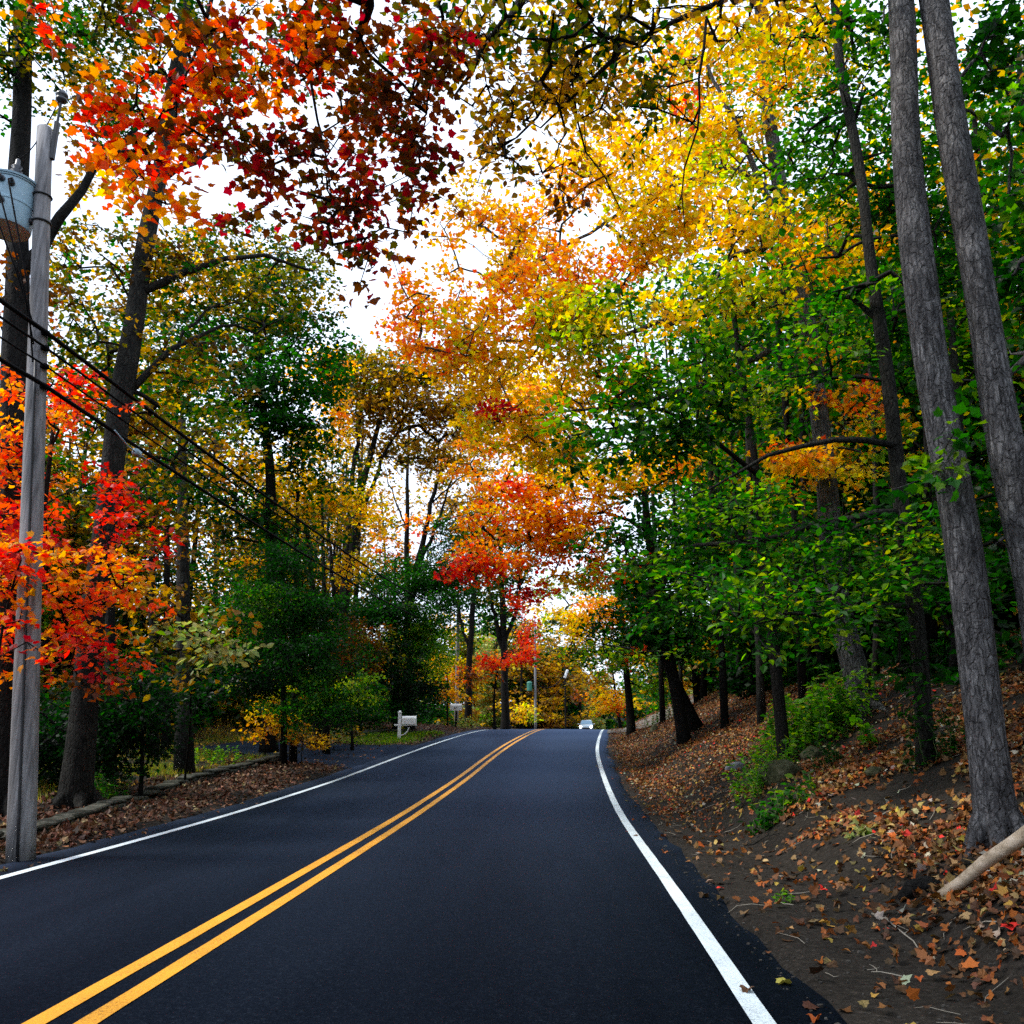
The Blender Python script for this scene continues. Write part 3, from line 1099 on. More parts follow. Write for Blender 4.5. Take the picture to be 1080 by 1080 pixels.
stone_wall('long low mossy stone wall running from the utility pole to the driveway', [(-4.3, 6), (-4.5, 9.5), (-4.7, 12.6), (-5.3, 16), (-5.9, 20), (-6.1, 26.8)], .32, .17, 1)
stone_wall('short pale stone wall between the driveway and the white mailbox', [(-7.4, 34.2), (-6.9, 36), (-6.2, 40), (-5.8, 41.5)], .34, .24, 2)

# ------------------------------------------------------------------ utility poles and lines
def bent(a, b, sag, n=22):
    a, b = np.array(a, float), np.array(b, float)
    t = np.linspace(0, 1, n)[:, None]
    p = a + (b - a) * t
    p[:, 2] -= 4 * sag * (t * (1 - t))[:, 0]
    return p


PB = at(27, 880, 10.2)
PB[2] = float(H(PB[0], PB[1])) - .1
PT = at(47, 136, 10.45)
pole = empty('utility_pole', PB, 'weathered grey utility pole with grey transformer beside the road', 'utility pole')
mb = MB()
ts = np.linspace(0, 1, 16)
ppts = PB + (PT - PB) * ts[:, None]
mb.tube(ppts, .15 - .05 * ts, n=18, wob=.012)
mb.build('shaft', M_POLE, pole, origin=PB)


def on_pole(z):
    t = (z - PB[2]) / (PT[2] - PB[2])
    return PB + (PT - PB) * t, .15 - .05 * t


# top pin with insulator, bracketed to the road side of the pole
mb = MB()
c, r = on_pole(PT[2] - .35)
mb.box(c + np.array([r + .03, 0, .15]), (.06, .07, .62), bevel=.01)
pin = c + np.array([r + .03, 0, .45])
mb.tube([pin, pin + np.array([.01, 0, .36])], [.018, .018], n=8)
mb.build('pin_bracket', M_DARKMETAL, pole, 'angle', origin=PB)
mb = MB()
mb.lathe(pin + np.array([.01, 0, .33]), [(.03, 0), (.075, .03), (.08, .06), (.05, .08), (.085, .10), (.08, .14), (.045, .17), (.03, .2)], 16)
mb.build('insulator', M_CERAMIC, pole, origin=PB)
PIN_TOP = pin + np.array([.01, 0, .5])
# transformer
tc_ = at(9, 219, 10.35)
tr = .315
tank = MB()
tz0, tz1 = tc_[2] - .36, tc_[2] + .34
tank.lathe((tc_[0], tc_[1], tz0), [(tr - .05, 0), (tr - .01, .015), (tr, .05), (tr, .33), (tr + .008, .34), (tr + .008, .37), (tr, .38), (tr, tz1 - tz0 - .03), (tr + .015, tz1 - tz0 - .02), (tr + .015, tz1 - tz0)], 30)
tk = tank.build('transformer_tank', M_TANK, pole, 'angle', origin=PB)
mb = MB()
mb.lathe((tc_[0], tc_[1], tz1 + .002), [(tr + .03, 0), (tr + .035, .025), (tr - .03, .06), (.1, .105), (.02, .11)], 30)
mb.build('lid', M_TANK, tk, 'angle', origin=PB)
mb = MB()
bb = np.array([tc_[0] + .06, tc_[1] - .05, tz1 + .09])
mb.lathe(bb, [(.05, 0), (.085, .03), (.05, .06), (.08, .1), (.045, .13), (.07, .17), (.035, .2), (.03, .28), (.015, .3)], 14)
mb.build('bushing', M_CERAMIC, tk, origin=PB)
for ang, zz in ((-1.8, .2), (-1.4, .24), (-1.02, .2), (-1.3, -.08)):
    mb = MB()
    q = np.array([tc_[0] + math.cos(ang) * tr, tc_[1] + math.sin(ang) * tr, tc_[2] + zz])
    R_ = Matrix.Rotation(ang, 3, 'Z') @ Matrix.Rotation(math.pi / 2, 3, 'Y')
    mb.lathe(q, [(.045, -.01), (.045, .02), (.03, .03), (.03, .08), (.018, .085), (.018, .12)], 12, R_)
    mb.build('terminal', M_CERAMIC, tk, 'angle', origin=PB)
for zz in (-.2, .22):
    mb = MB()
    c, r = on_pole(tc_[2] + zz)
    ring = [c + np.array([math.cos(a) * (r + .012), math.sin(a) * (r + .012), 0]) for a in np.linspace(0, 6.28, 18)]
    mb.box((c + np.array([tc_[0] + tr, tc_[1], tc_[2] + zz])) / 2 + np.array([-.02, 0, 0]), (abs(c[0] - tc_[0] - tr) + .1, .1, .07), bevel=.01)
    mb.tube(ring, .014, n=6)
    mb.build('mounting_bracket', M_DARKMETAL, pole, 'angle', origin=PB)
# drop leads: from pin to bushing, from terminals down to the secondary wires
mb = MB()
mb.tube(bent(PIN_TOP, bb + np.array([0, 0, .3]), .22), .008, n=6)
for k, (ang, zz, za) in enumerate(((-1.8, .2, 6.65), (-1.4, .24, 6.4), (-1.02, .2, 6.15))):
    q = np.array([tc_[0] + math.cos(ang) * (tr + .12), tc_[1] + math.sin(ang) * (tr + .12), tc_[2] + zz])
    c, r = on_pole(za)
    e = c + np.array([.04, -r - .05, 0])
    mb.tube([q, q + np.array([.02, -.1, -.08]), (q + e) / 2 + np.array([.12, -.03, -.25]), e], .011, n=6)
mb.build('drop_cable', M_WIRE, pole, origin=PB)
mb = MB()
c, r = on_pole(4.2)
mb.tube([on_pole(z)[0] + np.array([.05, -on_pole(z)[1] - .012, 0]) for z in np.linspace(.1, 6.2, 12)], .016, n=6)
mb.build('ground_conduit', M_DARKMETAL, pole, origin=PB)


def small_pole(label, px, Y, d=None, top=9.0, r=.14, mat=None):
    b = ground(px, Y)
    root = empty('utility_pole', b, label, 'utility pole')
    mb = MB()
    tp = b + np.array([0, 0, top])
    mb.tube([b + (tp - b) * t for t in np.linspace(-.02, 1, 8)], np.linspace(r, r * .75, 8), n=12, wob=.01)
    mb.build('shaft', mat or M_POLE, root, origin=b)
    return b, tp, root


p2b, p2t, p2 = small_pole('bare grey utility pole rising behind the small white mailbox', 481, 60, top=9.0)
p3b, p3t, p3 = small_pole('far grey utility pole carrying a green transformer near red maple', 565, 88, top=11, r=.13)
mb = MB()
q = at(561, 724, 88) + np.array([-.25, -.05, 0])
mb.lathe(q + np.array([0, 0, -.45]), [(.22, 0), (.26, .03), (.26, .8), (.28, .82), (.24, .88), (.08, .95)], 16)
mb.build('transformer_tank', M_GREEN_TANK, p3, 'angle', origin=p3b)
p4b, p4t, p4 = small_pole('dark thin far utility pole with a pale lamp head across the road', 597, 96, top=7.2, r=.1, mat=M_BARK_DARK)
p4.name = 'lamp_pole'
mb = MB()
q = at(597, 712, 96)
mb.box(q + np.array([.0, -.2, .1]), (.3, .3, 1.0), Matrix.Rotation(.35, 3, 'Y'), bevel=.06)
mb.build('lamp_head', M_WHITE, p4, 'angle', origin=p4b)

prev = np.array([-9.2, -34, 0.])


def line(label, h0, h1, hp, r, xo=.18, sag=.55, name='power_line'):
    c, rr = on_pole(h0)
    a = c + np.array([rr + .03, -.08, 0])
    b = p2b + np.array([.2, 0, h1])
    mb = MB()
    mb.tube(np.concatenate([bent(prev + np.array([.2, 0, hp]), a, sag * .8), bent(a, b, sag)[1:]]), r, n=6)
    mb.box(c + np.array([rr + .01, -.05, 0]), (.09, .08, .07), bevel=.01)
    o = mb.build(name, M_WIRE)
    tag(o, label, 'power line', 'wires strung along the left roadside')


line('topmost thick black cable of the bundle on the grey utility pole', 6.62, 7.6, 6.9, .03)
line('second black cable just under the topmost one on the grey pole', 6.40, 7.25, 6.7, .017)
line('third black cable, below the close pair on the grey pole', 6.14, 6.85, 6.4, .013)
line('lowest and thickest black cable on the grey utility pole', 5.86, 6.5, 6.1, .029)
mb = MB()
mb.tube(np.concatenate([bent(prev + np.array([.3, 0, 9.4]), PIN_TOP, .4), bent(PIN_TOP, p2t + np.array([0, 0, .1]), .6)[1:]]), .009, n=6)
tag(mb.build('power_line', M_WIRE), 'thin high wire tied to the insulator on the pole top', 'power line', 'wires strung along the left roadside')
# small splice box on the lowest cable
c, rr = on_pole(5.86)
mb = MB()
s_ = bent(c + np.array([rr + .03, -.08, 0]), p2b + np.array([.2, 0, 6.5]), .55, 60)[3]
mb.box(s_ + np.array([0, 0, -.09]), (.09, .2, .11), bevel=.02)
mb.tube([s_ + np.array([0, -.8, .0]), s_ + np.array([0, -.3, -.09]), s_ + np.array([0, .3, -.09]), s_ + np.array([0, .8, -.03])], .012, n=6)
tag(mb.build('splice_box', M_TANK), 'small grey splice box hanging under the lowest black cable', 'splice box')
for k, (za, zb, lab) in enumerate(((8.3, 5.6, 'upper drooping black wire between the two far poles'), (6.6, 4.9, 'lower drooping black wire between the two far poles'))):
    mb = MB()
    mb.tube(bent(p3b + np.array([.1, 0, za - 3.6]), p4b + np.array([0, 0, zb + .8]), .9, 16), .05 if k == 0 else .035, n=6)
    tag(mb.build('power_line', M_WIRE), lab, 'power line', 'wires between the far poles')

# ------------------------------------------------------------------ mailboxes
def mailbox_box(mb, c, L_, W_, Hh, yaw, inset=0):
    """domed box: half-round top on straight sides, long axis x before yaw"""
    prof = [(-W_ / 2, 0), (W_ / 2, 0), (W_ / 2, Hh - W_ / 2)] + [(W_ / 2 * math.cos(a), Hh - W_ / 2 + W_ / 2 * math.sin(a)) for a in np.linspace(.26, math.pi - .26, 9)] + [(-W_ / 2, Hh - W_ / 2)]
    R_ = Matrix.Rotation(yaw, 3, 'Z')
    vs = []
    for x in (-L_ / 2, L_ / 2):
        vs += [tuple(R_ @ Vector((x, y, z)) + Vector(c)) for y, z in prof]
    n = len(prof)
    fs = [tuple(range(n - 1, -1, -1)), tuple(range(n, 2 * n))] + [(i, (i + 1) % n, (i + 1) % n + n, i + n) for i in range(n)]
    mb.add(vs, fs)


b = on(421, 780)
b[2] = float(H(b[0], b[1]))
k = b[1] / FPX
mroot = empty('mailbox', b, 'white mailbox on a white post with curved brace beside the driveway', 'mailbox')
mb = MB()
top = at(423, 751, b[1])[2]
mb.box((b[0], b[1], (b[2] + top) / 2 - .05), (.13, .13, top - b[2]), bevel=.008)
mb.box((b[0], b[1], top - .02), (.17, .17, .04), bevel=.01)
mb.lathe((b[0], b[1], top), [(.075, 0), (.08, .015), (.02, .07)], 4, Matrix.Rotation(math.pi / 4, 3, 'Z'))
mb.build('post', M_WHITE, mroot, False, origin=b)
bz = at(423, 764, b[1])[2]
mb = MB()
mb.box((b[0] + .25, b[1], bz - .03), (.95, .1, .07), bevel=.008)
mb.build('arm', M_WHITE, mroot, False, origin=b)
mb = MB()
arc = [np.array([b[0] + .06 + .34 * math.sin(t), b[1], bz - .09 - .36 * (1 - (1 - math.cos(t)) * 0) + .36 * (1 - math.cos(t))]) for t in np.linspace(0, 1.5, 9)]
mb.tube(arc, .03, n=6)
mb.build('brace', M_WHITE, mroot, origin=b)
mb = MB()
mailbox_box(mb, (b[0] + .39, b[1], bz + .006), .58, .24, .34, 0)
bx_ = mb.build('box', M_WHITE, mroot, False, origin=b)
mb = MB()
mailbox_box(mb, (b[0] + .695, b[1], bz + .002), .03, .26, .355, 0)
mb.build('door', M_WHITE, bx_, False, origin=b)

b = np.array([at(481, 748, 50)[0], 50, 0])
b[2] = float(H(b[0], b[1]))
mroot = empty('mailbox', b, 'small white mailbox with a dark number plate in front of the bare pole', 'mailbox')
bz = at(481, 750.5, 50)[2]
mb = MB()
mb.box((b[0], b[1], (b[2] + bz) / 2), (.1, .1, bz - b[2] + .1), bevel=.008)
mb.build('post', M_BARK_DARK, mroot, False, origin=b)
mb = MB()
mailbox_box(mb, (b[0], b[1], bz + .055), .66, .28, .38, -.12)
bx_ = mb.build('box', M_WHITE, mroot, False, origin=b)
mb = MB()
for j in range(3):
    cxx = b[0] - .07 + j * .075
    mb.box((cxx, b[1] - .147 - (cxx - b[0]) * -.12, bz + .2), (.045, .006, .09))
mb.build('number_plate', M_DARKMETAL, bx_, False, origin=b)

# ------------------------------------------------------------------ oncoming car
def car():
    Y = 112.
    X = float(cx(Y)) - 1.45
    X = at(618.5, 763, Y)[0]
    z0 = float(rz(Y)) + .03
    root = empty('car', (X, Y, z0), 'pale blue car with headlights on coming over the crest of the road', 'car')
    root.rotation_euler = (0, 0, -.12)
    paint = mat_noise('car_paint', [(.3, (.30, .40, .48)), (.7, (.36, .46, .54))], scale=3, rough=.25, spec=.6, coat=.6)
    glass = mat_plain('windscreen_glass', (.10, .22, .32), .06, .8)
    rub = mat_plain('tyre_rubber', (.012, .012, .013), .8)
    lamp, nt, out = new_mat('lit_headlight')
    e = N(nt, 'ShaderNodeEmission', Strength=14)
    e.inputs[0].default_value = (1, .95, .85, 1)
    nt.links.new(e.outputs[0], out.inputs[0])
    # lofted body: sections along y (front = -y): y, half width, z bottom, z shoulder, z top, top half width
    sec = [(-2.2, .62, .35, .62, .70, .55), (-2.1, .80, .24, .68, .78, .68), (-1.6, .88, .2, .74, .9, .74), (-.95, .90, .2, .86, 1.0, .76), (-.35, .90, .2, .93, 1.42, .62),
           (.2, .90, .2, .95, 1.50, .6), (1.1, .90, .2, .97, 1.46, .6), (1.75, .88, .22, .98, 1.1, .66), (2.15, .8, .3, .85, .98, .66)]
    vs = []
    for y, w, zb, zs, zt, wt in sec:
        half = [(w * .85, zb), (w, zb + .14), (w, zs - .1), (w * .97, zs), (wt, zt - .05), (wt * .8, zt)]
        vs += [(a, y, z) for a, z in half] + [(-a, y, z) for a, z in half[::-1]]
    n = 12
    fs = [tuple(range(n))] + [tuple(range((len(sec) - 1) * n + n - 1, (len(sec) - 1) * n - 1, -1))]
    for i in range(len(sec) - 1):
        for j in range(n):
            a, b_ = i * n + j, i * n + (j + 1) % n
            fs.append((a, a + n, b_ + n, b_))
    mb = MB()
    mb.add(vs, fs)
    mb.build('body', paint, root, 'angle')
    mb = MB()
    mb.add([(-.72, -.99, 1.02), (.72, -.99, 1.02), (.56, -.40, 1.425), (-.56, -.40, 1.425), (-.72, -.95, 1.0), (.72, -.95, 1.0), (.56, -.36, 1.40), (-.56, -.36, 1.40)],
           [(0, 1, 2, 3), (7, 6, 5, 4), (0, 4, 5, 1), (1, 5, 6, 2), (2, 6, 7, 3), (3, 7, 4, 0)])
    mb.build('windscreen', glass, root, False)
    for s in (-1, 1):
        mb = MB()
        mb.lathe((s * .66, -2.16, .66), [(.02, -.02), (.14, 0), (.13, .05), (.02, .07)], 14, Matrix.Rotation(math.pi / 2, 3, 'X'))
        mb.build('headlight', lamp, root)
        mb = MB()
        mb.box((s * 1.0, -.75, 1.0), (.2, .1, .14), bevel=.03)
        mb.build('wing_mirror', paint, root)
        for y in (-1.4, 1.4):
            mb = MB()
            mb.lathe((s * .8, y, .32), [(.2, -.1), (.3, -.1), (.32, -.06), (.32, .06), (.3, .1), (.2, .1)], 20, Matrix.Rotation(math.pi / 2, 3, 'Y'))
            mb.build('wheel', rub, root)
    mb = MB()
    mb.box((0, -2.2, .46), (.9, .06, .2), bevel=.02)
    mb.build('grille', M_DARKMETAL, root, False)


car()

# ------------------------------------------------------------------ trees, left of the road
tree('oak_tree', 'tall grey trunked oak with thin gold foliage leaning beside the utility pole', 'tree',
     [(80, 855, 15.2), (92, 700, 15.0), (106, 600, 14.7), (120, 480, 14.8), (140, 340, 15), (160, 225, 15.2), (182, 110, 15.5), (198, 0, 16), (205, -120, 16.5)],
     (.235, .13),
     [(120, 285, 90, 55, 15.5, 'oakmix', 1.2), (200, 275, 60, 40, 16, 'oakmix', 1.0), (250, 320, 80, 45, 17, 'olive', 1.3), (210, 390, 60, 45, 16, 'oakmix', 1.1), (90, 420, 60, 50, 16, 'olive', 1.2), (150, 520, 70, 40, 16.5, 'olive', 1.2),
      (90, 350, 60, 45, 15, 'olive', .9), (300, 300, 50, 35, 18, 'olive', .7), (160, 460, 50, 40, 16, 'tan', .8), (190, 70, 90, 70, 16, 'olive', .6),
      (290, 60, 80, 60, 17, 'olive', .6), (120, 20, 80, 60, 15, 'oakmix', .6), (160, 560, 60, 40, 16.5, 'tan', 1), (200, -90, 150, 100, 16, 'olive', .7), (230, 480, 40, 40, 17, 'tan', .9)],
     size=.11, per=26, bark=M_BARK_MID, twig=.007, twigs=1,
     limbs=[{'p': [(152, 306, 15), (175, 296, 15.3), (205, 280, 15.7), (250, 269, 16.2), (295, 274, 16.7), (330, 286, 17.2)], 'r': (.085, .03)},
            {'p': [(138, 412, 15), (165, 380, 15.3), (190, 362, 15.6), (215, 352, 15.9), (245, 340, 16.3), (270, 352, 16.6)], 'r': (.07, .025)},
            {'p': [(189, 362, 15.6), (205, 335, 15.8), (232, 320, 16)], 'r': (.04, .02)},
            {'p': [(170, 190, 15.3), (195, 180, 15.5), (215, 170, 15.6), (260, 110, 16)], 'r': (.08, .03)}])

tree('maple_tree', 'dark trunked tall maple behind the transformer with sparse green and brown leaves', 'tree',
     [(6, 850, 13.6), (10, 600, 13.6), (15, 400, 13.7), (20, 190, 13.8), (27, 0, 14), (32, -150, 14.2)], (.23, .15),
     [(60, 70, 90, 70, 14, 'olive', .9), (130, 130, 60, 50, 14.5, 'green', .7), (40, 20, 60, 40, 13, 'green', .9), (90, 190, 50, 30, 14.5, 'gold', .6),
      (110, 0, 90, 50, 14.5, 'olive', 1), (30, 310, 50, 40, 14, 'rust', .7), (60, -90, 140, 70, 14, 'green', .9), (110, 90, 40, 40, 14, 'gold', .5), (-60, 80, 60, 90, 13, 'green', 1)],
     size=.11, per=24, twigs=1,
     limbs=[{'p': [(17, 300, 13.7), (45, 258, 13.8), (62, 232, 13.9), (84, 200, 14), (104, 176, 14.1), (150, 130, 14.5)], 'r': (.13, .04)}])

tree('red_maple', 'small bright red maple glowing behind the utility pole', 'tree',
     [(25, 862, 12.6), (29, 760, 12.6), (36, 640, 12.6), (44, 540, 12.6), (58, 440, 12.6)], (.075, .03),
     [(38, 430, 70, 50, 12.4, 'scarlet', .5), (85, 420, 60, 30, 12.4, 'red', .7), (25, 490, 70, 55, 12.4, 'scarlet', .6), (100, 560, 85, 34, 12.0, 'red', .8), (55, 600, 95, 36, 11.8, 'scarlet', .9),
      (105, 640, 75, 30, 12, 'scarlet', .8), (30, 680, 60, 55, 12.6, 'scarlet', .7), (88, 690, 50, 26, 11.9, 'red', .8), (-20, 560, 60, 130, 12.6, 'scarlet', 1), (120, 510, 40, 26, 12.2, 'red', .9),
      (135, 605, 35, 30, 11.8, 'orange', .8), (15, 560, 40, 30, 12, 'red', 1), (115, 720, 40, 22, 12, 'rust', .8)],
     size=.095, per=26, leaf='maple_small', twigs=1)
tree('red_maple_sapling', 'slim red maple sapling whose leaves hang across the front of the utility pole', 'sapling',
     [(-12, 880, 10.0), (-8, 760, 9.95), (4, 640, 9.9), (22, 590, 9.85)], (.03, .012),
     [(44, 576, 30, 20, 9.8, 'scarlet', 1.0, .22), (10, 590, 35, 30, 9.8, 'red', 1.0, .3), (34, 690, 14, 14, 9.8, 'red', .5, .2), (-20, 640, 40, 60, 9.8, 'scarlet', .9)],
     size=.09, per=14, leaf='maple', twig=.005)
tree('viburnum_shrub', 'tall pale olive shrub with broad leaves in front of the dark woods', 'shrub',
     [(196, 812, 19.5), (202, 740, 17.8), (205, 680, 15.8)], (.026, .014),
     [(205, 665, 62, 26, 15, 'pale', 1.1), (165, 685, 45, 22, 15.2, 'olive', 1), (235, 690, 35, 16, 14.8, 'pale', .9), (185, 640, 40, 25, 15.5, 'tan', .9), (150, 620, 45, 30, 15.8, 'gold', .9), (215, 715, 40, 20, 15.4, 'olive', .8)],
     size=.15, per=16, leaf='oval', droop=.5)
tree('hemlock_tree', 'low dark evergreen behind the stone wall next to the oak trunk', 'tree',
     [(150, 835, 17), (150, 770, 17), (148, 690, 17)], (.05, .02),
     [(120, 785, 50, 36, 17, 'ever', 2), (170, 735, 45, 36, 17.5, 'ever', 1.8), (120, 740, 45, 50, 17, 'ever', 1.8), (60, 790, 70, 55, 17.5, 'ever', 2), (-10, 780, 70, 70, 16.5, 'ever', 2)],
     size=.10, per=60, leaf='rhomb', tilt=.9)

tree('ash_tree', 'broad dark green tree with olive top in the middle of the woods behind the oak', 'tree',
     [(285, 775, 28), (288, 640, 26.5), (285, 500, 25), (275, 400, 25.5), (265, 300, 26)], (.25, .08),
     [(255, 275, 85, 45, 27, 'olive', 1.6), (310, 310, 55, 55, 26, 'olive', 1.8), (250, 360, 90, 50, 25.5, 'dgreen', 1.8), (300, 410, 75, 50, 25, 'dgreen', 2.2), (225, 430, 70, 50, 25, 'green', 1.7),
      (320, 470, 45, 40, 25, 'dgreen', 1.8), (220, 510, 70, 40, 25, 'dgreen', 1.7), (170, 350, 60, 50, 26, 'dgreen', 1.2), (190, 290, 60, 40, 26, 'gold', 1.0), (345, 375, 25, 45, 26, 'dgreen', 1.8), (270, 550, 60, 30, 25, 'dgreen', 1.5)],
     size=.15, per=40, bark=M_BARK_DARK, twig=.01)
tree('yellow_maple', 'yellow leaved maple shining under the dark green tree by the wires', 'tree',
     [(336, 775, 31), (332, 640, 31), (322, 540, 31), (318, 430, 31)], (.16, .05),
     [(300, 520, 55, 35, 30, 'yellow', 1.7), (345, 525, 40, 30, 30, 'yellow', 1.5), (330, 470, 40, 26, 30, 'yellow', 1.2), (345, 392, 30, 28, 30.5, 'amber', 1.5), (355, 440, 22, 30, 30, 'amber', 1.2), (275, 500, 30, 25, 30, 'gold', 1.3),
      (390, 540, 25, 28, 31, 'yellow', 1.1), (372, 600, 25, 20, 30, 'yellow', 1.0), (265, 590, 20, 16, 30, 'amber', 1.3), (305, 395, 20, 20, 30, 'amber', .9), (250, 560, 35, 40, 32, 'tan', 1)],
     size=.14, per=30, twig=.008)
tree('brown_oak', 'multi stemmed oak with fading tan foliage spreading over the dark forked stems', 'tree',
     [(352, 778, 36), (356, 690, 36), (366, 620, 36), (378, 530, 36), (398, 450, 36), (425, 385, 36)], (.3, .07),
     [(400, 405, 60, 42, 36, 'fade', 1.7), (440, 420, 60, 42, 36, 'tan', 1.7), (385, 445, 45, 40, 36, 'tan', 1.4), (370, 400, 40, 35, 36, 'fade', 1.5), (425, 470, 50, 40, 37, 'fade', 1.0), (470, 440, 30, 35, 36.5, 'gold', 1.0), (420, 470, 45, 25, 36, 'tan', .6), (360, 385, 25, 22, 36, 'olive', 1.6), (440, 388, 50, 24, 36, 'olive', 2), (490, 440, 30, 40, 37, 'tan', 1.8), (470, 480, 35, 20, 37, 'tan', 1)],
     size=.17, per=26, twig=.011, twigs=2, lift=.1,
     limbs=[{'p': [(362, 640, 36), (366, 570, 36), (373, 500, 36), (380, 440, 36), (388, 380, 36)], 'r': (.16, .05)},
            {'p': [(372, 570, 36), (390, 520, 36), (405, 480, 36), (440, 420, 36)], 'r': (.12, .04)},
            {'p': [(378, 530, 36), (378, 470, 36), (376, 410, 36)], 'r': (.08, .03)},
            {'p': [(352, 630, 36), (346, 560, 36), (352, 480, 36)], 'r': (.09, .03)}])
tree('thinned_maple', 'nearly bare maple with dark upright stems against the white sky gap', 'tree',
     [(432, 775, 44), (430, 680, 44), (429, 580, 44), (430, 490, 44), (432, 440, 44)], (.24, .06),
     [(470, 490, 40, 30, 44, 'tan', .35), (450, 560, 40, 25, 44, 'orange', .35), (420, 590, 25, 25, 45, 'orange', .8), (400, 560, 20, 25, 45, 'amber', .9), (490, 540, 30, 25, 45, 'tan', .6), (460, 600, 40, 15, 45, 'rust', .7), (490, 470, 35, 30, 46, 'tan', .7)],
     size=.19, per=16, twig=.012, twigs=2, lift=.05,
     limbs=[{'p': [(432, 640, 44), (444, 580, 44), (455, 530, 44), (470, 470, 44)], 'r': (.2, .06)}, {'p': [(440, 600, 44), (462, 550, 44), (478, 500, 44)], 'r': (.12, .04)},
            {'p': [(430, 560, 44), (412, 515, 44), (404, 490, 44)], 'r': (.06, .02)}, {'p': [(448, 560, 44), (480, 545, 44), (520, 540, 44)], 'r': (.06, .02)}, {'p': [(456, 530, 44), (490, 500, 44), (515, 495, 44)], 'r': (.05, .02)}])
tree('hemlock_tree', 'bushy dark green evergreen under the wires with brighter lower boughs', 'tree',
     [(300, 782, 25.5), (300, 680, 24), (298, 575, 23)], (.12, .03),
     [(300, 595, 50, 26, 23, 'dgreen', 2), (290, 640, 65, 32, 22.6, 'green', 2.2), (315, 690, 75, 34, 22.4, 'dgreen', 2.4), (265, 710, 50, 30, 22.5, 'ever', 2), (340, 740, 65, 28, 22.3, 'green', 2), (370, 725, 50, 18, 22, 'ygreen', 1.5), (330, 640, 40, 40, 23, 'dgreen', 2), (250, 640, 30, 40, 23.5, 'green', 1)],
     size=.085, per=60, leaf='rhomb', tilt=.9)
tree('hemlock_tree', 'large dark evergreen behind the white mailbox', 'tree',
     [(418, 778, 42), (418, 690, 42), (416, 590, 42)], (.2, .04),
     [(415, 605, 45, 22, 42, 'dgreen', 2.2), (400, 650, 55, 30, 41, 'dgreen', 2.4), (440, 640, 45, 40, 42, 'green', 2.2), (450, 680, 35, 30, 42, 'ygreen', 1.8), (395, 700, 55, 32, 40.5, 'ever', 2.4), (430, 730, 45, 30, 42, 'ever', 2.2), (470, 610, 40, 35, 43, 'dgreen', 2), (380, 745, 45, 22, 40, 'dgreen', 2), (480, 570, 30, 35, 44, 'dgreen', 1.5)],
     size=.13, per=60, leaf='rhomb', tilt=.9)
tree('brown_bush', 'dull brown bush in the dark between the two evergreens', 'shrub',
     [(372, 778, 31), (370, 720, 31), (370, 670, 31)], (.06, .02),
     [(375, 675, 40, 22, 31, 'brown', 1.6), (360, 705, 35, 25, 31, 'brown', 1.4), (395, 690, 25, 20, 31, 'olive', 1.3)], size=.13, per=30, leaf='rhomb')
tree('yellow_sapling', 'slender sapling with yellow leaves standing in the grass by the driveway', 'sapling',
     [(280, 795, 26.4), (281, 765, 25.5), (284, 735, 25), (290, 715, 25)], (.03, .01),
     [(283, 752, 24, 20, 25, 'yellow', 1.0, .4), (290, 730, 20, 14, 25, 'lime', .8, .4), (272, 775, 16, 12, 25, 'amber', 1.1, .4), (300, 765, 18, 18, 25.2, 'gold', .8, .4), (262, 720, 16, 10, 25, 'lime', .5, .4)], size=.12, per=9, leaf='maple_small', twig=.004)
tree('dry_shrub', 'low straw coloured bush beside the yellow sapling', 'shrub',
     [(318, 796, 25.5), (318, 785, 25.5), (319, 772, 25.5)], (.02, .008),
     [(316, 777, 20, 12, 25.5, 'tan', 1.4, .5), (334, 780, 15, 9, 26, 'gold', 1.2, .5)], size=.09, per=14, leaf='rhomb', twig=.004)
tree('pale_shrub', 'low greyish green bush near the short pale stone wall', 'shrub',
     [(352, 790, 31), (352, 782, 31), (352, 774, 31)], (.02, .008),
     [(350, 777, 16, 10, 31, 'pale', 1.6, .5), (335, 780, 10, 8, 31, 'tan', 1.2, .4), (372, 772, 14, 7, 33, 'olive', 1.4, .5)], size=.1, per=14, leaf='rhomb', twig=.004)
tree('round_bush', 'small rounded green bush beneath the small white mailbox', 'shrub',
     [(491, 774, 52), (491, 768, 52), (491, 762, 52)], (.02, .01), [(491, 764, 12, 8, 51, 'pale', 2, .7), (478, 766, 10, 6, 51, 'dgreen', 1.8, .6)], size=.11, per=20, leaf='rhomb', twig=.005)
tree('yellow_maple', 'small yellow tree glowing behind the small white mailbox', 'tree',
     [(472, 772, 56), (472, 740, 56), (471, 705, 56)], (.08, .03),
     [(470, 700, 14, 12, 56, 'yellow', 1.5), (474, 730, 16, 14, 56, 'amber', 1.6), (460, 715, 12, 12, 56, 'lime', 1.2), (478, 710, 10, 14, 57, 'orange', 1)], size=.2, per=16, twig=.008)
tree('oak_tree', 'dark double trunked oak behind the red maple at the bend', 'tree',
     [(494, 772, 58), (495, 700, 58), (500, 620, 58), (505, 560, 58)], (.25, .13),
     [(500, 600, 40, 40, 59, 'olive', 1.2), (520, 560, 40, 40, 59, 'dgreen', 1.1), (485, 630, 30, 30, 59, 'dgreen', 1.3), (480, 540, 50, 40, 60, 'tan', .9), (500, 500, 60, 40, 60, 'tan', .8)],
     size=.22, per=22, twig=.012, limbs=[{'p': [(496, 690, 58), (482, 640, 58), (470, 590, 58)], 'r': (.14, .06)}])
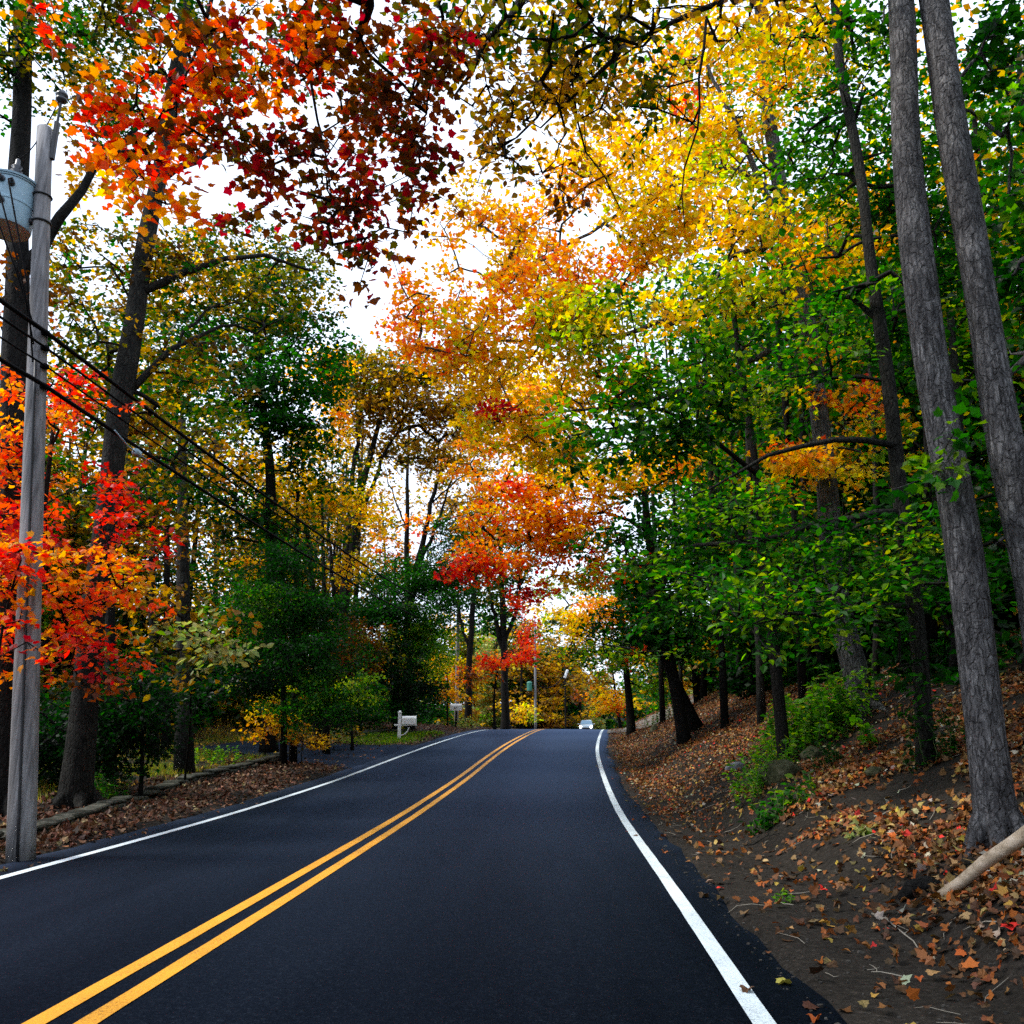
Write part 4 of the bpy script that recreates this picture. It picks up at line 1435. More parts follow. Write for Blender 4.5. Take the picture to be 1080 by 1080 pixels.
tree('oak_tree', 'thick dark oak trunk standing between red maple and far utility pole', 'tree',
     [(533, 770, 62), (532, 700, 62), (530, 630, 62), (527, 560, 62)], (.31, .17),
     [(530, 620, 30, 40, 63, 'olive', 1.2), (545, 590, 30, 40, 64, 'dgreen', 1.0), (520, 650, 25, 25, 63, 'dgreen', 1.5)], size=.24, per=22, twig=.012,
     limbs=[{'p': [(532, 690, 62), (522, 650, 62), (512, 600, 62)], 'r': (.2, .08)}, {'p': [(531, 680, 62), (546, 640, 62), (552, 590, 62)], 'r': (.16, .07)}])
tree('red_maple', 'small vivid red maple with flat layers by the bend of the road', 'tree',
     [(522, 772, 52), (520, 735, 52), (526, 700, 52), (545, 660, 52)], (.09, .03),
     [(535, 694, 32, 8, 51, 'red', 1.8, .9), (556, 690, 16, 9, 51, 'red', 1.6, .7), (556, 668, 13, 18, 52, 'red', 1.6, .7), (515, 702, 25, 8, 51, 'scarlet', 1.4, .9), (548, 640, 10, 12, 52, 'red', 1, .5), (505, 715, 22, 8, 52, 'rust', 1.5, .9)], size=.17, per=20, twig=.007)
tree('yellow_bush', 'golden bush at the foot of the far utility pole with the green transformer', 'shrub',
     [(552, 768, 74), (552, 758, 74), (552, 748, 74)], (.04, .02), [(551, 750, 12, 11, 74, 'yellow', 1.6), (542, 757, 9, 8, 74, 'gold', 1.3), (560, 755, 8, 8, 75, 'lime', 1.2)], size=.24, per=14, leaf='rhomb', twig=.01)

# ------------------------------------------------------------------ trees, right of the road
tree('grey_maple', 'stout grey barked trunk, the one whose foot touches the pale leaning branch', 'tree',
     [(1056, 888, 7.5), (1046, 800, 7.55), (1032, 720, 7.6), (1015, 580, 7.7), (1005, 490, 7.75), (989, 420, 7.8), (978, 350, 7.85), (968, 300, 7.9), (960, 230, 8), (956, 165, 8.05), (957, 70, 8.1), (949, 0, 8.2), (936, -160, 8.5), (922, -330, 9)], (.165, .135),
     [(900, -260, 300, 150, 9, 'green', 1.0), (1010, 470, 34, 22, 7.5, 'mixgreen', .7, .35), (985, 500, 20, 14, 7.5, 'mixgreen', .5, .3), (1040, 400, 40, 30, 8.4, 'mixgreen', .6), (930, 20, 40, 40, 8.6, 'green', .9), (800, -120, 120, 60, 9, 'olive', .8)],
     size=.11, per=16, leaf='maple', bark=M_BARK_GREY, nside=20, flare=.25, twigs=1, maxr=.07)
tree('grey_maple', 'grey barked trunk running off the picture edge beside its stouter neighbour', 'tree',
     [(1128, 900, 7.5), (1110, 740, 7.55), (1084, 580, 7.6), (1064, 490, 7.65), (1054, 425, 7.7), (1044, 360, 7.75), (1024, 270, 7.8), (1010, 165, 7.9), (996, 60, 8), (983, 0, 8.1), (962, -160, 8.4), (955, -330, 9)], (.17, .135),
     [(1040, 60, 60, 60, 8.8, 'dgreen', 1.1), (1070, 210, 40, 60, 8.8, 'mixgreen', 1.0), (1060, 130, 40, 40, 8, 'mixgreen', .8), (1110, 300, 80, 120, 8.8, 'dgreen', 1.2), (1050, -150, 250, 120, 9, 'green', 1), (1075, 450, 30, 40, 8.6, 'mixgreen', .9), (1120, 560, 70, 60, 8.6, 'dgreen', 1.2)],
     size=.115, per=16, leaf='maple', bark=M_BARK_GREY, nside=20, flare=.25, twigs=1, maxr=.07)
tree('yellow_maple', 'big yellow and orange maple arching over the road from a pale trunk on the bank', 'tree',
     [(914, 752, 16), (896, 690, 16), (884, 640, 16), (872, 520, 16), (862, 400, 16), (849, 330, 16), (836, 275, 16.1), (818, 180, 16.3), (806, 80, 16.6), (798, -40, 17), (792, -160, 17.5)], (.23, .10),
     [(475, 262, 45, 36, 17, 'amber', .55), (500, 205, 50, 40, 17.4, 'gold', .6), (430, 292, 40, 18, 17, 'orange', .6), (440, 325, 50, 22, 17, 'orange', 2.0), (465, 365, 60, 26, 17, 'orange', 1.8), (500, 345, 50, 26, 16.5, 'yellow', 1.4), (590, 330, 50, 34, 16, 'yellow', 1.8), (545, 235, 60, 40, 17.5, 'amber', 1.6), (545, 320, 75, 45, 17, 'orange', 1.6), (560, 285, 60, 36, 17.3, 'yellow', 1.5), (520, 385, 70, 40, 17, 'yellow', 1.6),
      (525, 440, 60, 34, 17, 'yellow', 1.7), (620, 345, 70, 45, 16, 'lime', 2.2), (610, 285, 70, 35, 16.2, 'orange', 1.7), (640, 400, 60, 40, 17, 'yellow', 2.0), (690, 240, 70, 45, 16, 'yellow', 2.0), (735, 300, 60, 34, 12.8, 'lime', 1.7), (700, 325, 45, 22, 12.9, 'yellow', 1.5), (620, 330, 45, 26, 13.4, 'lime', 1.6),
      (590, 470, 60, 34, 17.5, 'yellow', 1.7), (520, 430, 18, 10, 16.2, 'crimson', 2.4, .3), (780, 235, 60, 38, 13, 'yellow', 1.8), (800, 320, 60, 30, 15, 'lime', 1.7), (850, 260, 60, 40, 15, 'gomix', 1.5), (900, 230, 60, 50, 16, 'gomix', 1.4),
      (660, 165, 80, 45, 16, 'yellow', 1.9), (760, 150, 70, 50, 16.5, 'yellow', 1.7), (600, 185, 55, 40, 17, 'amber', 1.4), (700, 200, 60, 40, 15, 'yellow', 1.5), (850, 60, 60, 70, 17, 'yellow', 1.1), (720, 70, 90, 60, 17, 'gomix', 1.5), (725, 110, 18, 22, 14.5, 'scarlet', 1.3, .4), (620, 90, 70, 50, 17, 'gold', 1.0),
      (800, 420, 60, 30, 15.5, 'lime', 1.2), (850, 500, 55, 26, 15.6, 'yellow', 2.0), (840, 478, 40, 14, 15.2, 'orange', 1.6), (920, 470, 50, 40, 16.5, 'gomix', 1.6), (900, 420, 50, 22, 16, 'fire', 1.2), (880, 370, 50, 20, 16, 'gomix', 1.1), (800, -80, 200, 90, 17, 'yellow', 1.2)],
     size=.115, per=26, bark=M_BARK_PALE, twig=.0075, twigs=1, maxr=.12, tilt=1.0,
     limbs=[{'p': [(842, 300, 16), (760, 330, 16.3), (660, 350, 16.8), (560, 360, 17), (470, 360, 17)], 'r': (.08, .02)},
            {'p': [(852, 345, 16), (760, 400, 16.4), (650, 430, 17), (540, 440, 17)], 'r': (.07, .02)},
            {'p': [(828, 235, 16.1), (795, 180, 16), (770, 120, 16), (740, 60, 16.2)], 'r': (.08, .03)},
            {'p': [(820, 200, 16.2), (770, 175, 16.2), (700, 200, 16.5), (600, 260, 17), (530, 300, 17.3)], 'r': (.07, .02)}])
tree('red_maple', 'orange and red maple with layered boughs hanging over the far lane', 'tree',
     [(722, 772, 26), (705, 690, 26), (690, 620, 26), (680, 520, 26), (675, 400, 26.5)], (.2, .08),
     [(540, 520, 55, 24, 25, 'orange', 1.9), (560, 555, 80, 28, 25, 'orange', 2.2), (520, 588, 50, 16, 24.6, 'fire', 1.8), (495, 602, 34, 14, 24.4, 'red', 2.4, .8), (620, 510, 60, 24, 24, 'yellow', 2.2), (600, 540, 60, 20, 24.5, 'orange', 1.8), (575, 425, 50, 40, 25, 'amber', 1.8), (590, 490, 50, 24, 25, 'yellow', 1.8), (610, 565, 40, 14, 24, 'amber', 1.5),
      (590, 580, 55, 16, 25, 'fire', 1.5), (560, 625, 30, 12, 25, 'red', 1.6, .8), (600, 612, 45, 12, 25, 'gomix', 1.1), (543, 512, 18, 8, 24, 'red', 2.2, .5), (560, 460, 60, 30, 26, 'amber', 1.7), (660, 500, 45, 18, 23.5, 'yellow', 1.8), (700, 490, 50, 22, 24, 'amber', 1.8), (640, 600, 40, 12, 25, 'scarlet', .9), (545, 400, 60, 40, 27, 'yellow', 1.2), (500, 480, 40, 30, 26, 'orange', .9)],
     size=.13, per=28, twig=.009, twigs=1, maxr=.1, tilt=1.0,
     limbs=[{'p': [(684, 560, 26), (640, 540, 25.5), (580, 545, 25), (520, 570, 24.6), (480, 600, 24.4)], 'r': (.06, .02)}, {'p': [(680, 520, 26), (640, 525, 25), (600, 528, 25), (560, 535, 25)], 'r': (.05, .015)}])
tree('beech_tree', 'green leaved tree on the bank with tiers of low boughs before the pale trunk', 'tree',
     [(978, 806, 11), (966, 660, 11), (951, 520, 11), (936, 405, 11.1), (910, 200, 11.3), (885, 60, 11.6), (872, -80, 12)], (.115, .06),
     [(880, 645, 80, 30, 10, 'mixgreen', 2.2), (820, 625, 60, 26, 10.2, 'mixgreen', 2.2), (900, 590, 70, 24, 10.5, 'mixgreen', 1.8), (960, 560, 50, 30, 10.4, 'mixgreen', 1.6), (850, 590, 60, 24, 10.6, 'mixgreen', 1.8), (760, 610, 60, 26, 11, 'mixgreen', 2), (840, 60, 70, 60, 13, 'gomix', 1.5), (770, 190, 50, 40, 13, 'lime', 1.0), (880, 260, 50, 30, 12, 'gomix', 1.2), (930, 90, 40, 60, 12.5, 'mixgreen', 1.3), (990, 260, 50, 80, 12.6, 'dgreen', 1.4), (860, 190, 60, 40, 12.6, 'mixgreen', 1.3), (950, 350, 40, 50, 12.4, 'dgreen', 1.5), (1000, 620, 50, 40, 11.5, 'dgreen', 1.6), (790, 650, 45, 16, 10, 'mixgreen', 1.4), (930, 610, 60, 26, 10.2, 'green', 1.4), (830, 690, 40, 12, 9.8, 'mixgreen', .8, .4), (880, 550, 70, 20, 10.6, 'dgreen', 1.4), (800, 575, 70, 20, 11, 'green', 1.5),
      (700, 590, 60, 26, 13, 'mixgreen', 2.2), (650, 572, 50, 20, 14, 'dgreen', 2), (720, 640, 70, 28, 13, 'green', 2.2), (770, 530, 80, 30, 11.5, 'mixgreen', 2), (960, 720, 40, 30, 10.4, 'dgreen', 1.1), (860, 380, 70, 26, 11, 'mixgreen', 1.2), (850, 345, 60, 20, 11, 'mixgreen', 1.1), (830, 285, 45, 14, 11.5, 'mixgreen', .7), (900, 310, 60, 24, 11.2, 'green', 1.2),
      (880, 130, 70, 60, 12, 'green', 1.1), (940, 200, 60, 60, 12.5, 'dgreen', 1.3), (900, 20, 60, 40, 12, 'green', .9), (870, -120, 180, 90, 12, 'green', 1.2), (670, 690, 45, 14, 15, 'ygreen', 1)],
     size=.115, per=18, leaf='oval', twig=.006, twigs=1, bark=M_BARK_MID, maxr=.08, tilt=.42, droop=.4,
     limbs=[{'p': [(953, 540, 11), (900, 545, 10.9), (840, 560, 11.2), (760, 580, 12), (660, 590, 13.6)], 'r': (.05, .015)}, {'p': [(962, 640, 11), (920, 640, 10.5), (860, 650, 10.2), (790, 660, 10)], 'r': (.035, .01)},
            {'p': [(945, 470, 11), (900, 458, 10.9), (840, 468, 11), (790, 490, 11.2), (750, 515, 11.4)], 'r': (.05, .015)}])
tree('linden_tree', 'tree with heavy curtains of drooping dark green leaves before the yellow maple', 'tree',
     [(828, 778, 15), (815, 690, 15), (806, 600, 15), (795, 480, 15), (780, 380, 15), (770, 300, 15.2)], (.11, .05),
     [(735, 365, 45, 22, 13, 'mixgreen', 1.7), (680, 400, 50, 28, 13, 'mixgreen', 1.8), (650, 445, 45, 34, 13, 'mixgreen', 1.6), (700, 435, 60, 40, 13, 'mixgreen', 1.8), (755, 405, 50, 36, 13, 'mixgreen', 1.7), (600, 445, 30, 24, 12.6, 'mixgreen', 1.0, .4), (660, 480, 40, 26, 13, 'mixgreen', 1.4), (725, 470, 50, 34, 13.2, 'green', 1.8), (615, 470, 24, 26, 13, 'dgreen', 1.3), (800, 350, 40, 20, 13.2, 'green', 1.5), (655, 312, 26, 12, 12.6, 'green', 1.2, .3), (770, 440, 40, 30, 13.5, 'dgreen', 1.5), (680, 525, 20, 26, 13, 'dgreen', 1.2)],
     size=.14, per=16, leaf='oval', twig=.006, twigs=1, droop=.7, maxr=.07,
     limbs=[{'p': [(798, 500, 15), (760, 470, 14.4), (700, 430, 13.6), (630, 420, 13)], 'r': (.05, .015)}])
tree('leaning_oak', 'dark trunk leaning out steeply from the leafy bank', 'tree',
     [(737, 772, 27), (722, 740, 27), (708, 715, 27), (698, 690, 27), (690, 640, 27), (684, 580, 27)], (.19, .1),
     [(670, 660, 60, 30, 26, 'dgreen', 2.2), (720, 670, 50, 28, 26, 'dgreen', 2), (660, 620, 50, 25, 27, 'green', 1.8), (640, 690, 35, 16, 26, 'ygreen', 1.2), (700, 600, 60, 30, 27, 'dgreen', 2), (740, 560, 60, 40, 27, 'dgreen', 2), (668, 690, 12, 6, 25, 'scarlet', 1.2, .4)], size=.14, per=26, twig=.008)
tree('amber_maple', 'dark trunked maple with yellow boughs hanging over the crest beside the gravel pull-off', 'tree',
     [(666, 762, 41), (661, 710, 41), (657, 660, 41), (652, 600, 41)], (.2, .1),
     [(625, 655, 42, 18, 40, 'yellow', 2.2), (640, 640, 40, 18, 40, 'amber', 2), (612, 672, 26, 12, 39, 'yellow', 1.4), (600, 690, 30, 8, 39, 'green', 1.5, .9), (640, 700, 30, 12, 40, 'ygreen', 1.2), (665, 680, 30, 20, 40, 'lime', 1.2), (590, 660, 26, 10, 41, 'dgreen', 1.6, .9), (650, 610, 45, 20, 42, 'ygreen', 1.6), (680, 640, 30, 30, 42, 'ygreen', 1.4), (685, 720, 30, 18, 42, 'ygreen', 1.3)], size=.17, per=24, twig=.009,
     limbs=[{'p': [(659, 700, 41), (635, 688, 40.5), (600, 684, 40)], 'r': (.07, .02)}])
tree('amber_maple', 'far golden maple leaning over the road where the car comes', 'tree',
     [(655, 764, 66), (650, 740, 66), (645, 700, 66)], (.15, .06),
     [(640, 735, 20, 14, 64, 'amber', 1.8), (625, 715, 26, 14, 66, 'tan', 1.5), (630, 748, 16, 7, 63, 'yellow', 1.6), (645, 700, 22, 14, 66, 'gold', 1.5), (612, 735, 14, 8, 70, 'rust', 1.2), (655, 745, 10, 10, 64, 'scarlet', .8)], size=.2, per=20, twig=.009)
tree('yellow_maple', 'pale yellow tree far beyond the crest with the drooping wires in front', 'tree',
     [(612, 768, 130), (612, 740, 130), (610, 690, 130)], (.3, .1),
     [(600, 655, 30, 16, 130, 'lime', 1.6), (575, 650, 20, 14, 130, 'yellow', 1.3), (615, 690, 20, 20, 130, 'tan', 1.2), (600, 620, 40, 20, 130, 'pale', 1)], size=.5, per=24, twig=.03)

# slim trunks standing in the shade of the bank
slim = MB()
i_s = 0
SL = [(805, 772, 22, 792, .09), (766, 768, 25, 752, .1), (858, 742, 24, 850, .11), (700, 770, 36, 690, .1), (783, 756, 30, 776, .08), (838, 748, 28, 830, .09), (930, 742, 20, 925, .08), (950, 736, 23, 946, .1), (872, 730, 32, 868, .12), (822, 742, 34, 819, .1), (745, 752, 38, 741, .12), (985, 735, 18, 980, .09), (1020, 740, 17, 1014, .12), (905, 725, 34, 903, .12), (800, 740, 42, 797, .14), (720, 762, 32, 712, .07)]
for (px, py, Y, ptop, r) in SL:
    b = ground(px, Y)
    t = at(ptop - 12, 330, Y)
    mid = at(ptop, 560, Y)
    root = empty('slim_tree', b, 'slim dark tree trunk in the shade behind the leafy bank', 'tree', 'slim trunks in the shade of the bank')
    mb = MB()
    pp = [b - np.array([0, 0, .1]), b + (mid - b) * .35 + np.array([.04, 0, 0]), mid, (mid + t) / 2 + np.array([.06, 0, 0]), t]
    mb.tube(pp, [r * 1.35, r * 1.02, r * .9, r * .75, r * .55], n=9, wob=.05, seed=int(px))
    for q in range(5):
        a = np.array(pp[2]) + (np.array(pp[4]) - np.array(pp[2])) * RS.uniform(-.4, .9)
        dvec = np.array([RS.normal(0, 1), RS.normal(0, 1), .5]) * RS.uniform(.5, 1.1)
        mb.tube([a, a + dvec * .5 + np.array([0, 0, .1]), a + dvec], [r * .3, r * .2, r * .08], n=5)
    mb.build('trunk', M_BARK_MID if i_s % 3 == 0 else M_BARK_DARK, root, origin=b)
    lv = Leaves()
    tops = blob_points((np.array(t), 1.6, 1.6, 1.8), 26)
    for p in tops:
        spray_leaves(lv, p, np.array([0, 0, 1.]), .5, 24, .13, 'dgreen' if i_s % 3 else 'ygreen', 'maple_small')
    for p in blob_points((np.array(pp[2]), 1.3, 1.3, 1.0), 9):
        spray_leaves(lv, p, np.array([0, 0, 1.]), .45, 18, .12, 'dgreen' if i_s % 2 else 'olive', 'maple_small')
    lv.build('crown', M_LEAF, root, origin=b)
    i_s += 1

# ------------------------------------------------------------------ boughs that reach over the road from trees beside the car
tree('red_maple', 'near red and orange maple whose boughs hang over the road above the pole', 'tree',
     [(-7.2, 4.2, 0), (-7.0, 4.3, 3), (-6.6, 4.5, 6), (-6.2, 4.7, 9), (-6.0, 5, 12)], (.24, .12),
     [(*at(150, 140, 6.6), .55, .42, 'ember', 1.6, .6), (*at(210, 90, 6.6), .6, .42, 'ember', 1.3, .6), (*at(165, 195, 6.5), .35, .28, 'fire', 1.2, .4), (*at(290, 60, 7), .6, .45, 'ember', 1.1, .6), (*at(260, 150, 7), .5, .3, 'darkred', 1.2, .5),
      (*at(330, 150, 7.2), .5, .5, 'darkred', .75, .5), (*at(400, 90, 7.4), .65, .6, 'darkred', 1.1, .6), (*at(440, 150, 7.6), .4, .5, 'darkred', 1.5, .5), (*at(370, 220, 7.4), .45, .5, 'darkred', .9, .4), (*at(435, 215, 7.6), .35, .35, 'darkred', .5, .4), (*at(250, 215, 7.2), .4, .3, 'darkred', .45, .4), (*at(330, 230, 7.4), .3, .45, 'darkred', .8, .4), (*at(385, 275, 7.4), .25, .3, 'darkred', .7, .3),
      (*at(460, 40, 7.5), .6, .4, 'darkred', 1.4, .6), (*at(340, 10, 7), .8, .3, 'darkred', 1.4, .7), (*at(200, 20, 6.6), .7, .25, 'darkred', .9, .6), (*at(50, 15, 6.5), .4, .2, 'ember', .8, .4), (-3.5, 4.5, 8.6, 2.4, .9, 'darkred', 1.2, 1.6), (-1.2, 5.6, 8.9, 1.8, .7, 'olive', 1.0, 1.2)],
     snap=False, size=.09, per=13, leaf='maple', twig=.0045, twigs=1, bark=M_BARK_DARK, maxr=.05, droop=.6,
     limbs=[{'p': [(-6.3, 4.6, 7.4), (-5, 5.4, 7.9), tuple(at(110, -25, 6.6)), tuple(at(230, -35, 6.9)), tuple(at(330, -5, 7.1)), tuple(at(400, 70, 7.3)), tuple(at(450, 120, 7.5))], 'r': (.07, .012)},
            {'p': [tuple(at(230, -35, 6.9)), tuple(at(210, 60, 6.8)), tuple(at(170, 120, 6.6))], 'r': (.025, .008)},
            {'p': [tuple(at(330, -5, 7.1)), tuple(at(330, 120, 7.3)), tuple(at(350, 210, 7.4))], 'r': (.02, .006)}])
tree('elm_tree', 'near tree reaching black forking branches and tan leaves over the road top', 'tree',
     [(6.6, 5.0, 0), (6.4, 5.3, 4), (6.0, 5.8, 8), (5.6, 6.2, 12)], (.22, .13),
     [(*at(560, 60, 8.6), .7, .6, 'tan', .8, .7), (*at(600, 110, 8.6), .7, .55, 'gold', .7, .7), (*at(530, 120, 8.6), .45, .5, 'tan', 1.2, .5), (*at(640, 50, 8.6), .8, .5, 'olive', .9, .7), (*at(690, 110, 8.8), .55, .5, 'olive', .6, .6), (*at(500, 40, 8.4), .5, .5, 'tan', 1.1, .6), (*at(520, 160, 8.6), .3, .35, 'tan', .9, .4),
      (*at(550, 175, 8.5), .3, .3, 'tan', .6, .3), (*at(600, 190, 8.6), .25, .3, 'rust', .6, .3), (*at(760, 30, 9), .6, .4, 'yellow', .9, .6), (*at(600, 10, 8.6), 1.1, .3, 'gold', 1.1, .8), (*at(820, 20, 9), .6, .4, 'yellow', 1, .6), (2.2, 6.5, 9.5, 2.2, .8, 'gold', 1.0, 1.6), (0.3, 7.4, 9.3, 1.6, .6, 'olive', .9, 1.2)],
     snap=False, size=.11, per=9, leaf='oval', twig=.006, twigs=3, bark=M_BARK_DARK, maxr=.06, droop=.7,
     limbs=[{'p': [(5.8, 6.0, 9.9), (4.4, 7.2, 10.3), tuple(at(800, -45, 8.7)), tuple(at(745, 18, 8.6)), tuple(at(665, 40, 8.6)), tuple(at(620, 62, 8.6)), tuple(at(580, 95, 8.6)), tuple(at(545, 145, 8.6))], 'r': (.075, .012)},
            {'p': [tuple(at(665, 40, 8.6)), tuple(at(630, 80, 8.5)), tuple(at(595, 115, 8.5)), tuple(at(570, 135, 8.5))], 'r': (.035, .01)},
            {'p': [tuple(at(602, 0, 8.6)), tuple(at(604, 40, 8.6)), tuple(at(602, 100, 8.6)), tuple(at(610, 150, 8.6)), tuple(at(655, 222, 8.8))], 'r': (.02, .007)},
            {'p': [tuple(at(745, 18, 8.6)), tuple(at(742, 80, 8.6)), tuple(at(735, 130, 8.6)), tuple(at(722, 180, 8.6)), tuple(at(722, 240, 8.6))], 'r': (.018, .006)},
            {'p': [tuple(at(550, 0, 8.4)), tuple(at(510, 45, 8.4)), tuple(at(495, 75, 8.4)), tuple(at(480, 100, 8.4))], 'r': (.06, .012)},
            {'p': [(4.4, 7.2, 10.3), (2.6, 7.2, 10.2), tuple(at(600, -40, 8.4)), tuple(at(550, 0, 8.4))], 'r': (.06, .05)},
            {'p': [tuple(at(580, 95, 8.6)), tuple(at(600, 130, 8.7)), tuple(at(585, 170, 8.7))], 'r': (.02, .006)}])

# ------------------------------------------------------------------ weeds on the bank
def weed(label, px, py, hgt, wid, n, size, pal, kind='oval', group=None):
    p = on(px, py)
    root = empty('leafy_weed', p, label, 'weed', group)
    mb = MB()
    lv = Leaves()
    for k in range(n):
        a = RS.uniform(0, 6.28)
        b_ = p + np.array([math.cos(a), math.sin(a), 0]) * RS.uniform(0, wid)
        b_[2] = float(H(b_[0], b_[1])) - .02
        hh = hgt * RS.uniform(.45, 1.1)
        e = b_ + np.array([RS.normal(0, .25) * hh - .1 * hh, RS.normal(0, .25) * hh, hh])
        md = (b_ + e) / 2 + RS.normal(0, .05, 3) * hh
        mb.tube([p, b_, md, e], [.006, .006, .005, .003], n=5)
        q = max(6, int(hh / .028))
        t = np.linspace(.2, 1, q)[:, None]
        pos = b_ * (1 - t) ** 2 + 2 * md * t * (1 - t) + e * t * t
        out = RS.normal(0, 1, (q, 3)) * np.array([1, 1, .3])
        nrm = np.array([0, 0, 1.]) + RS.normal(0, .4, (q, 3))
        lv.add(pos, out, nrm, size * RS.uniform(.6, 1.2, q), jit(pick(pal, q), .18, .07), kind)
    mb.build('stem', mat_plain('weed_stem', (.08, .12, .03), .7), root, origin=p)
    lv.build('foliage', M_LEAF, root, origin=p)


weed('big light green weed clump in front of the pale trunk on the bank', 872, 778, 1.0, .95, 60, .13, 'weed')
weed('yellowish green weed clump between slim trunk and pale trunk', 845, 790, .85, .8, 42, .11, 'weed')
weed('thin light green vine trailing over the wedge shaped mossy rock', 808, 828, .6, .5, 30, .095, 'weed')
weed('bright vine strand climbing down the bank left of the mossy rocks', 796, 842, .5, .3, 16, .08, 'weed')
weed('dark green low weed at the foot of the leafy vine near the dirt', 812, 874, .34, .28, 16, .11, 'green')
weed('broad leaved green weed spreading over orange leaves below the rock', 836, 848, .34, .36, 14, .11, 'mixgreen')
weed('small green seedling alone on the bare dirt by the asphalt edge', 827, 952, .14, .08, 4, .06, 'weed')
weed('dark leaved weed in shade below the two rear trunks', 880, 806, .35, .4, 12, .09, 'dgreen')
weed('drooping dim green weed by the stout grey trunk', 1000, 800, .55, .5, 14, .09, 'dgreen')
weed('pair of broad leaves rising in front of the pale trunk foot', 915, 790, .4, .2, 4, .16, 'weed')
weed('small tuft of pale long leaves on the dark soil in the middle of the bank', 912, 880, .12, .15, 7, .1, 'pale')
weed('green undergrowth clump beyond the leaning trunk', 700, 762, .9, .9, 30, .1, 'weed')
weed('low weeds in the grass at the bend of the stone wall', 228, 806, .45, .9, 28, .09, 'weed')
weed('dark weeds behind the stone wall beside the oak trunk', 118, 846, .5, .5, 22, .09, 'green')
weed('dry pale weed stalks beside the grey trunk behind the wall', 232, 780, .8, .6, 26, .05, 'tan', 'rhomb')
weed('pale seed headed weeds near the yellow sapling', 332, 786, .6, .8, 24, .06, 'pale', 'rhomb')

# trunks standing among the left woods
LTK = [(197, 800, 21, 193, 600, .2, 'grey broad trunk behind the tall pale olive shrub', M_BARK_MID), (164, 800, 24, 160, 560, .11, 'thin dark trunk between the oak and the grey broad trunk', M_BARK_DARK), (176, 790, 29, 176, 560, .12, 'thin straight trunk just beside the grey broad trunk', M_BARK_DARK),
       (345, 780, 29, 342, 640, .1, 'short dark trunk under the bright lower boughs of the evergreen', M_BARK_DARK), (310, 784, 26, 312, 640, .1, 'dark trunk right behind the yellow sapling', M_BARK_DARK), (120, 830, 19, 116, 560, .12, 'dark trunk hidden just beyond the oak foot', M_BARK_DARK)]
for px, py, Y, pt, ptt, r, lab, bk in LTK:
    b = ground(px, Y)
    t = at(pt, ptt, Y)
    t2 = t + (t - b) * .8
    root = empty('slim_tree', b, lab, 'tree')
    mb = MB()
    mb.tube([b - np.array([0, 0, .1]), b + (t - b) * .3, b + (t - b) * .7, t, t2], [r * 1.3, r, r * .9, r * .8, r * .5], n=10, wob=.05, seed=px)
    mb.build('trunk', bk, root, origin=b)
    lv = Leaves()
    for p in blob_points((t2, 2.0, 2.0, 2.0), 40):
        spray_leaves(lv, p, np.array([0, 0, 1.]), .6, 24, .15, 'olive', 'maple_small')
    lv.build('crown', M_LEAF, root, origin=b)


# ------------------------------------------------------------------ the deep woods: read as one mass, so stuff
def far_wood(name, label, areas, n, hr, pals, k_leaf, per_tree, seed, low=True, size_k=(.13, .0032)):
    r_ = np.random.default_rng(seed)
    mb = MB()
    lv = Leaves()
    area_w = np.array([a[4] if len(a) > 4 else 1 for a in areas], float)
    for k in range(n):
        a = areas[r_.choice(len(areas), p=area_w / area_w.sum())]
        Y = r_.uniform(a[2], a[3])
        d = r_.uniform(a[0], a[1])
        x = float(cx(Y)) + d
        z = float(H(x, Y))
        h = r_.uniform(*hr)
        r = r_.uniform(.07, .17)
        size = (size_k[0] + size_k[1] * math.hypot(x, Y)) * k_leaf
        top = np.array([x + r_.normal(0, .05) * h, Y + r_.normal(0, .04) * h, z + h * .85])
        b = np.array([x, Y, z - .1])
        mb.tube([b, b + (top - b) * .3 + r_.normal(0, .08, 3), b + (top - b) * .6 + r_.normal(0, .1, 3), top], [r * 1.25, r, r * .8, r * .35], n=7, wob=.05, seed=k)
        pal = pals[r_.integers(len(pals))]
        w = h * r_.uniform(.17, .26)
        lay = [(.80, .8, .2), (.6, 1.0, .18), (.4, .95, .15)] + ([(.12, .9, .10)] if low else [])
        for (f, rr, rh) in lay:
            c = b + (top - b) * f / .85 + r_.normal(0, .3, 3)
            ns = per_tree // len(lay) // 20
            sp = blob_points((c, w * rr, w * rr, h * rh), ns)
            rs = max(.35, w * .28)
            m_ = len(sp) * 20
            off = RS.normal(0, 1, (m_, 3)) * np.array([rs, rs, rs * .3]) * .6
            base = np.repeat(pick(pal, len(sp)), 20, axis=0)
            col = np.where(RS.random((m_, 1)) < .7, base, pick(pal, m_))
            pos = np.repeat(sp, 20, axis=0) + off
            pos[:, 2] = np.maximum(pos[:, 2], H(pos[:, 0], pos[:, 1]) + .1)
            lv.add(pos, off + RS.normal(0, .3, (m_, 3)), np.array([0, 0, 1.]) + RS.normal(0, .6, (m_, 3)), size * RS.uniform(.6, 1.3, m_), jit(col), 'rhomb')
            for q in range(2):
                e = c + r_.normal(0, .5, 3) * w
                mb.tube([b + (top - b) * max(.05, f - .12) / .85, (b + (top - b) * f / .85 + e) / 2, e], [r * .4, r * .25, r * .1], n=4)
    root = bpy.data.objects.new(name, None)
    link(root)
    tag(root, label, 'woods', kind='stuff')
    mb.build('trunk', M_BARK_DARK, root)['kind'] = 'stuff'
    lv.build('crown', M_LEAF, root)['kind'] = 'stuff'
    stats['leaves'] += lv.count()


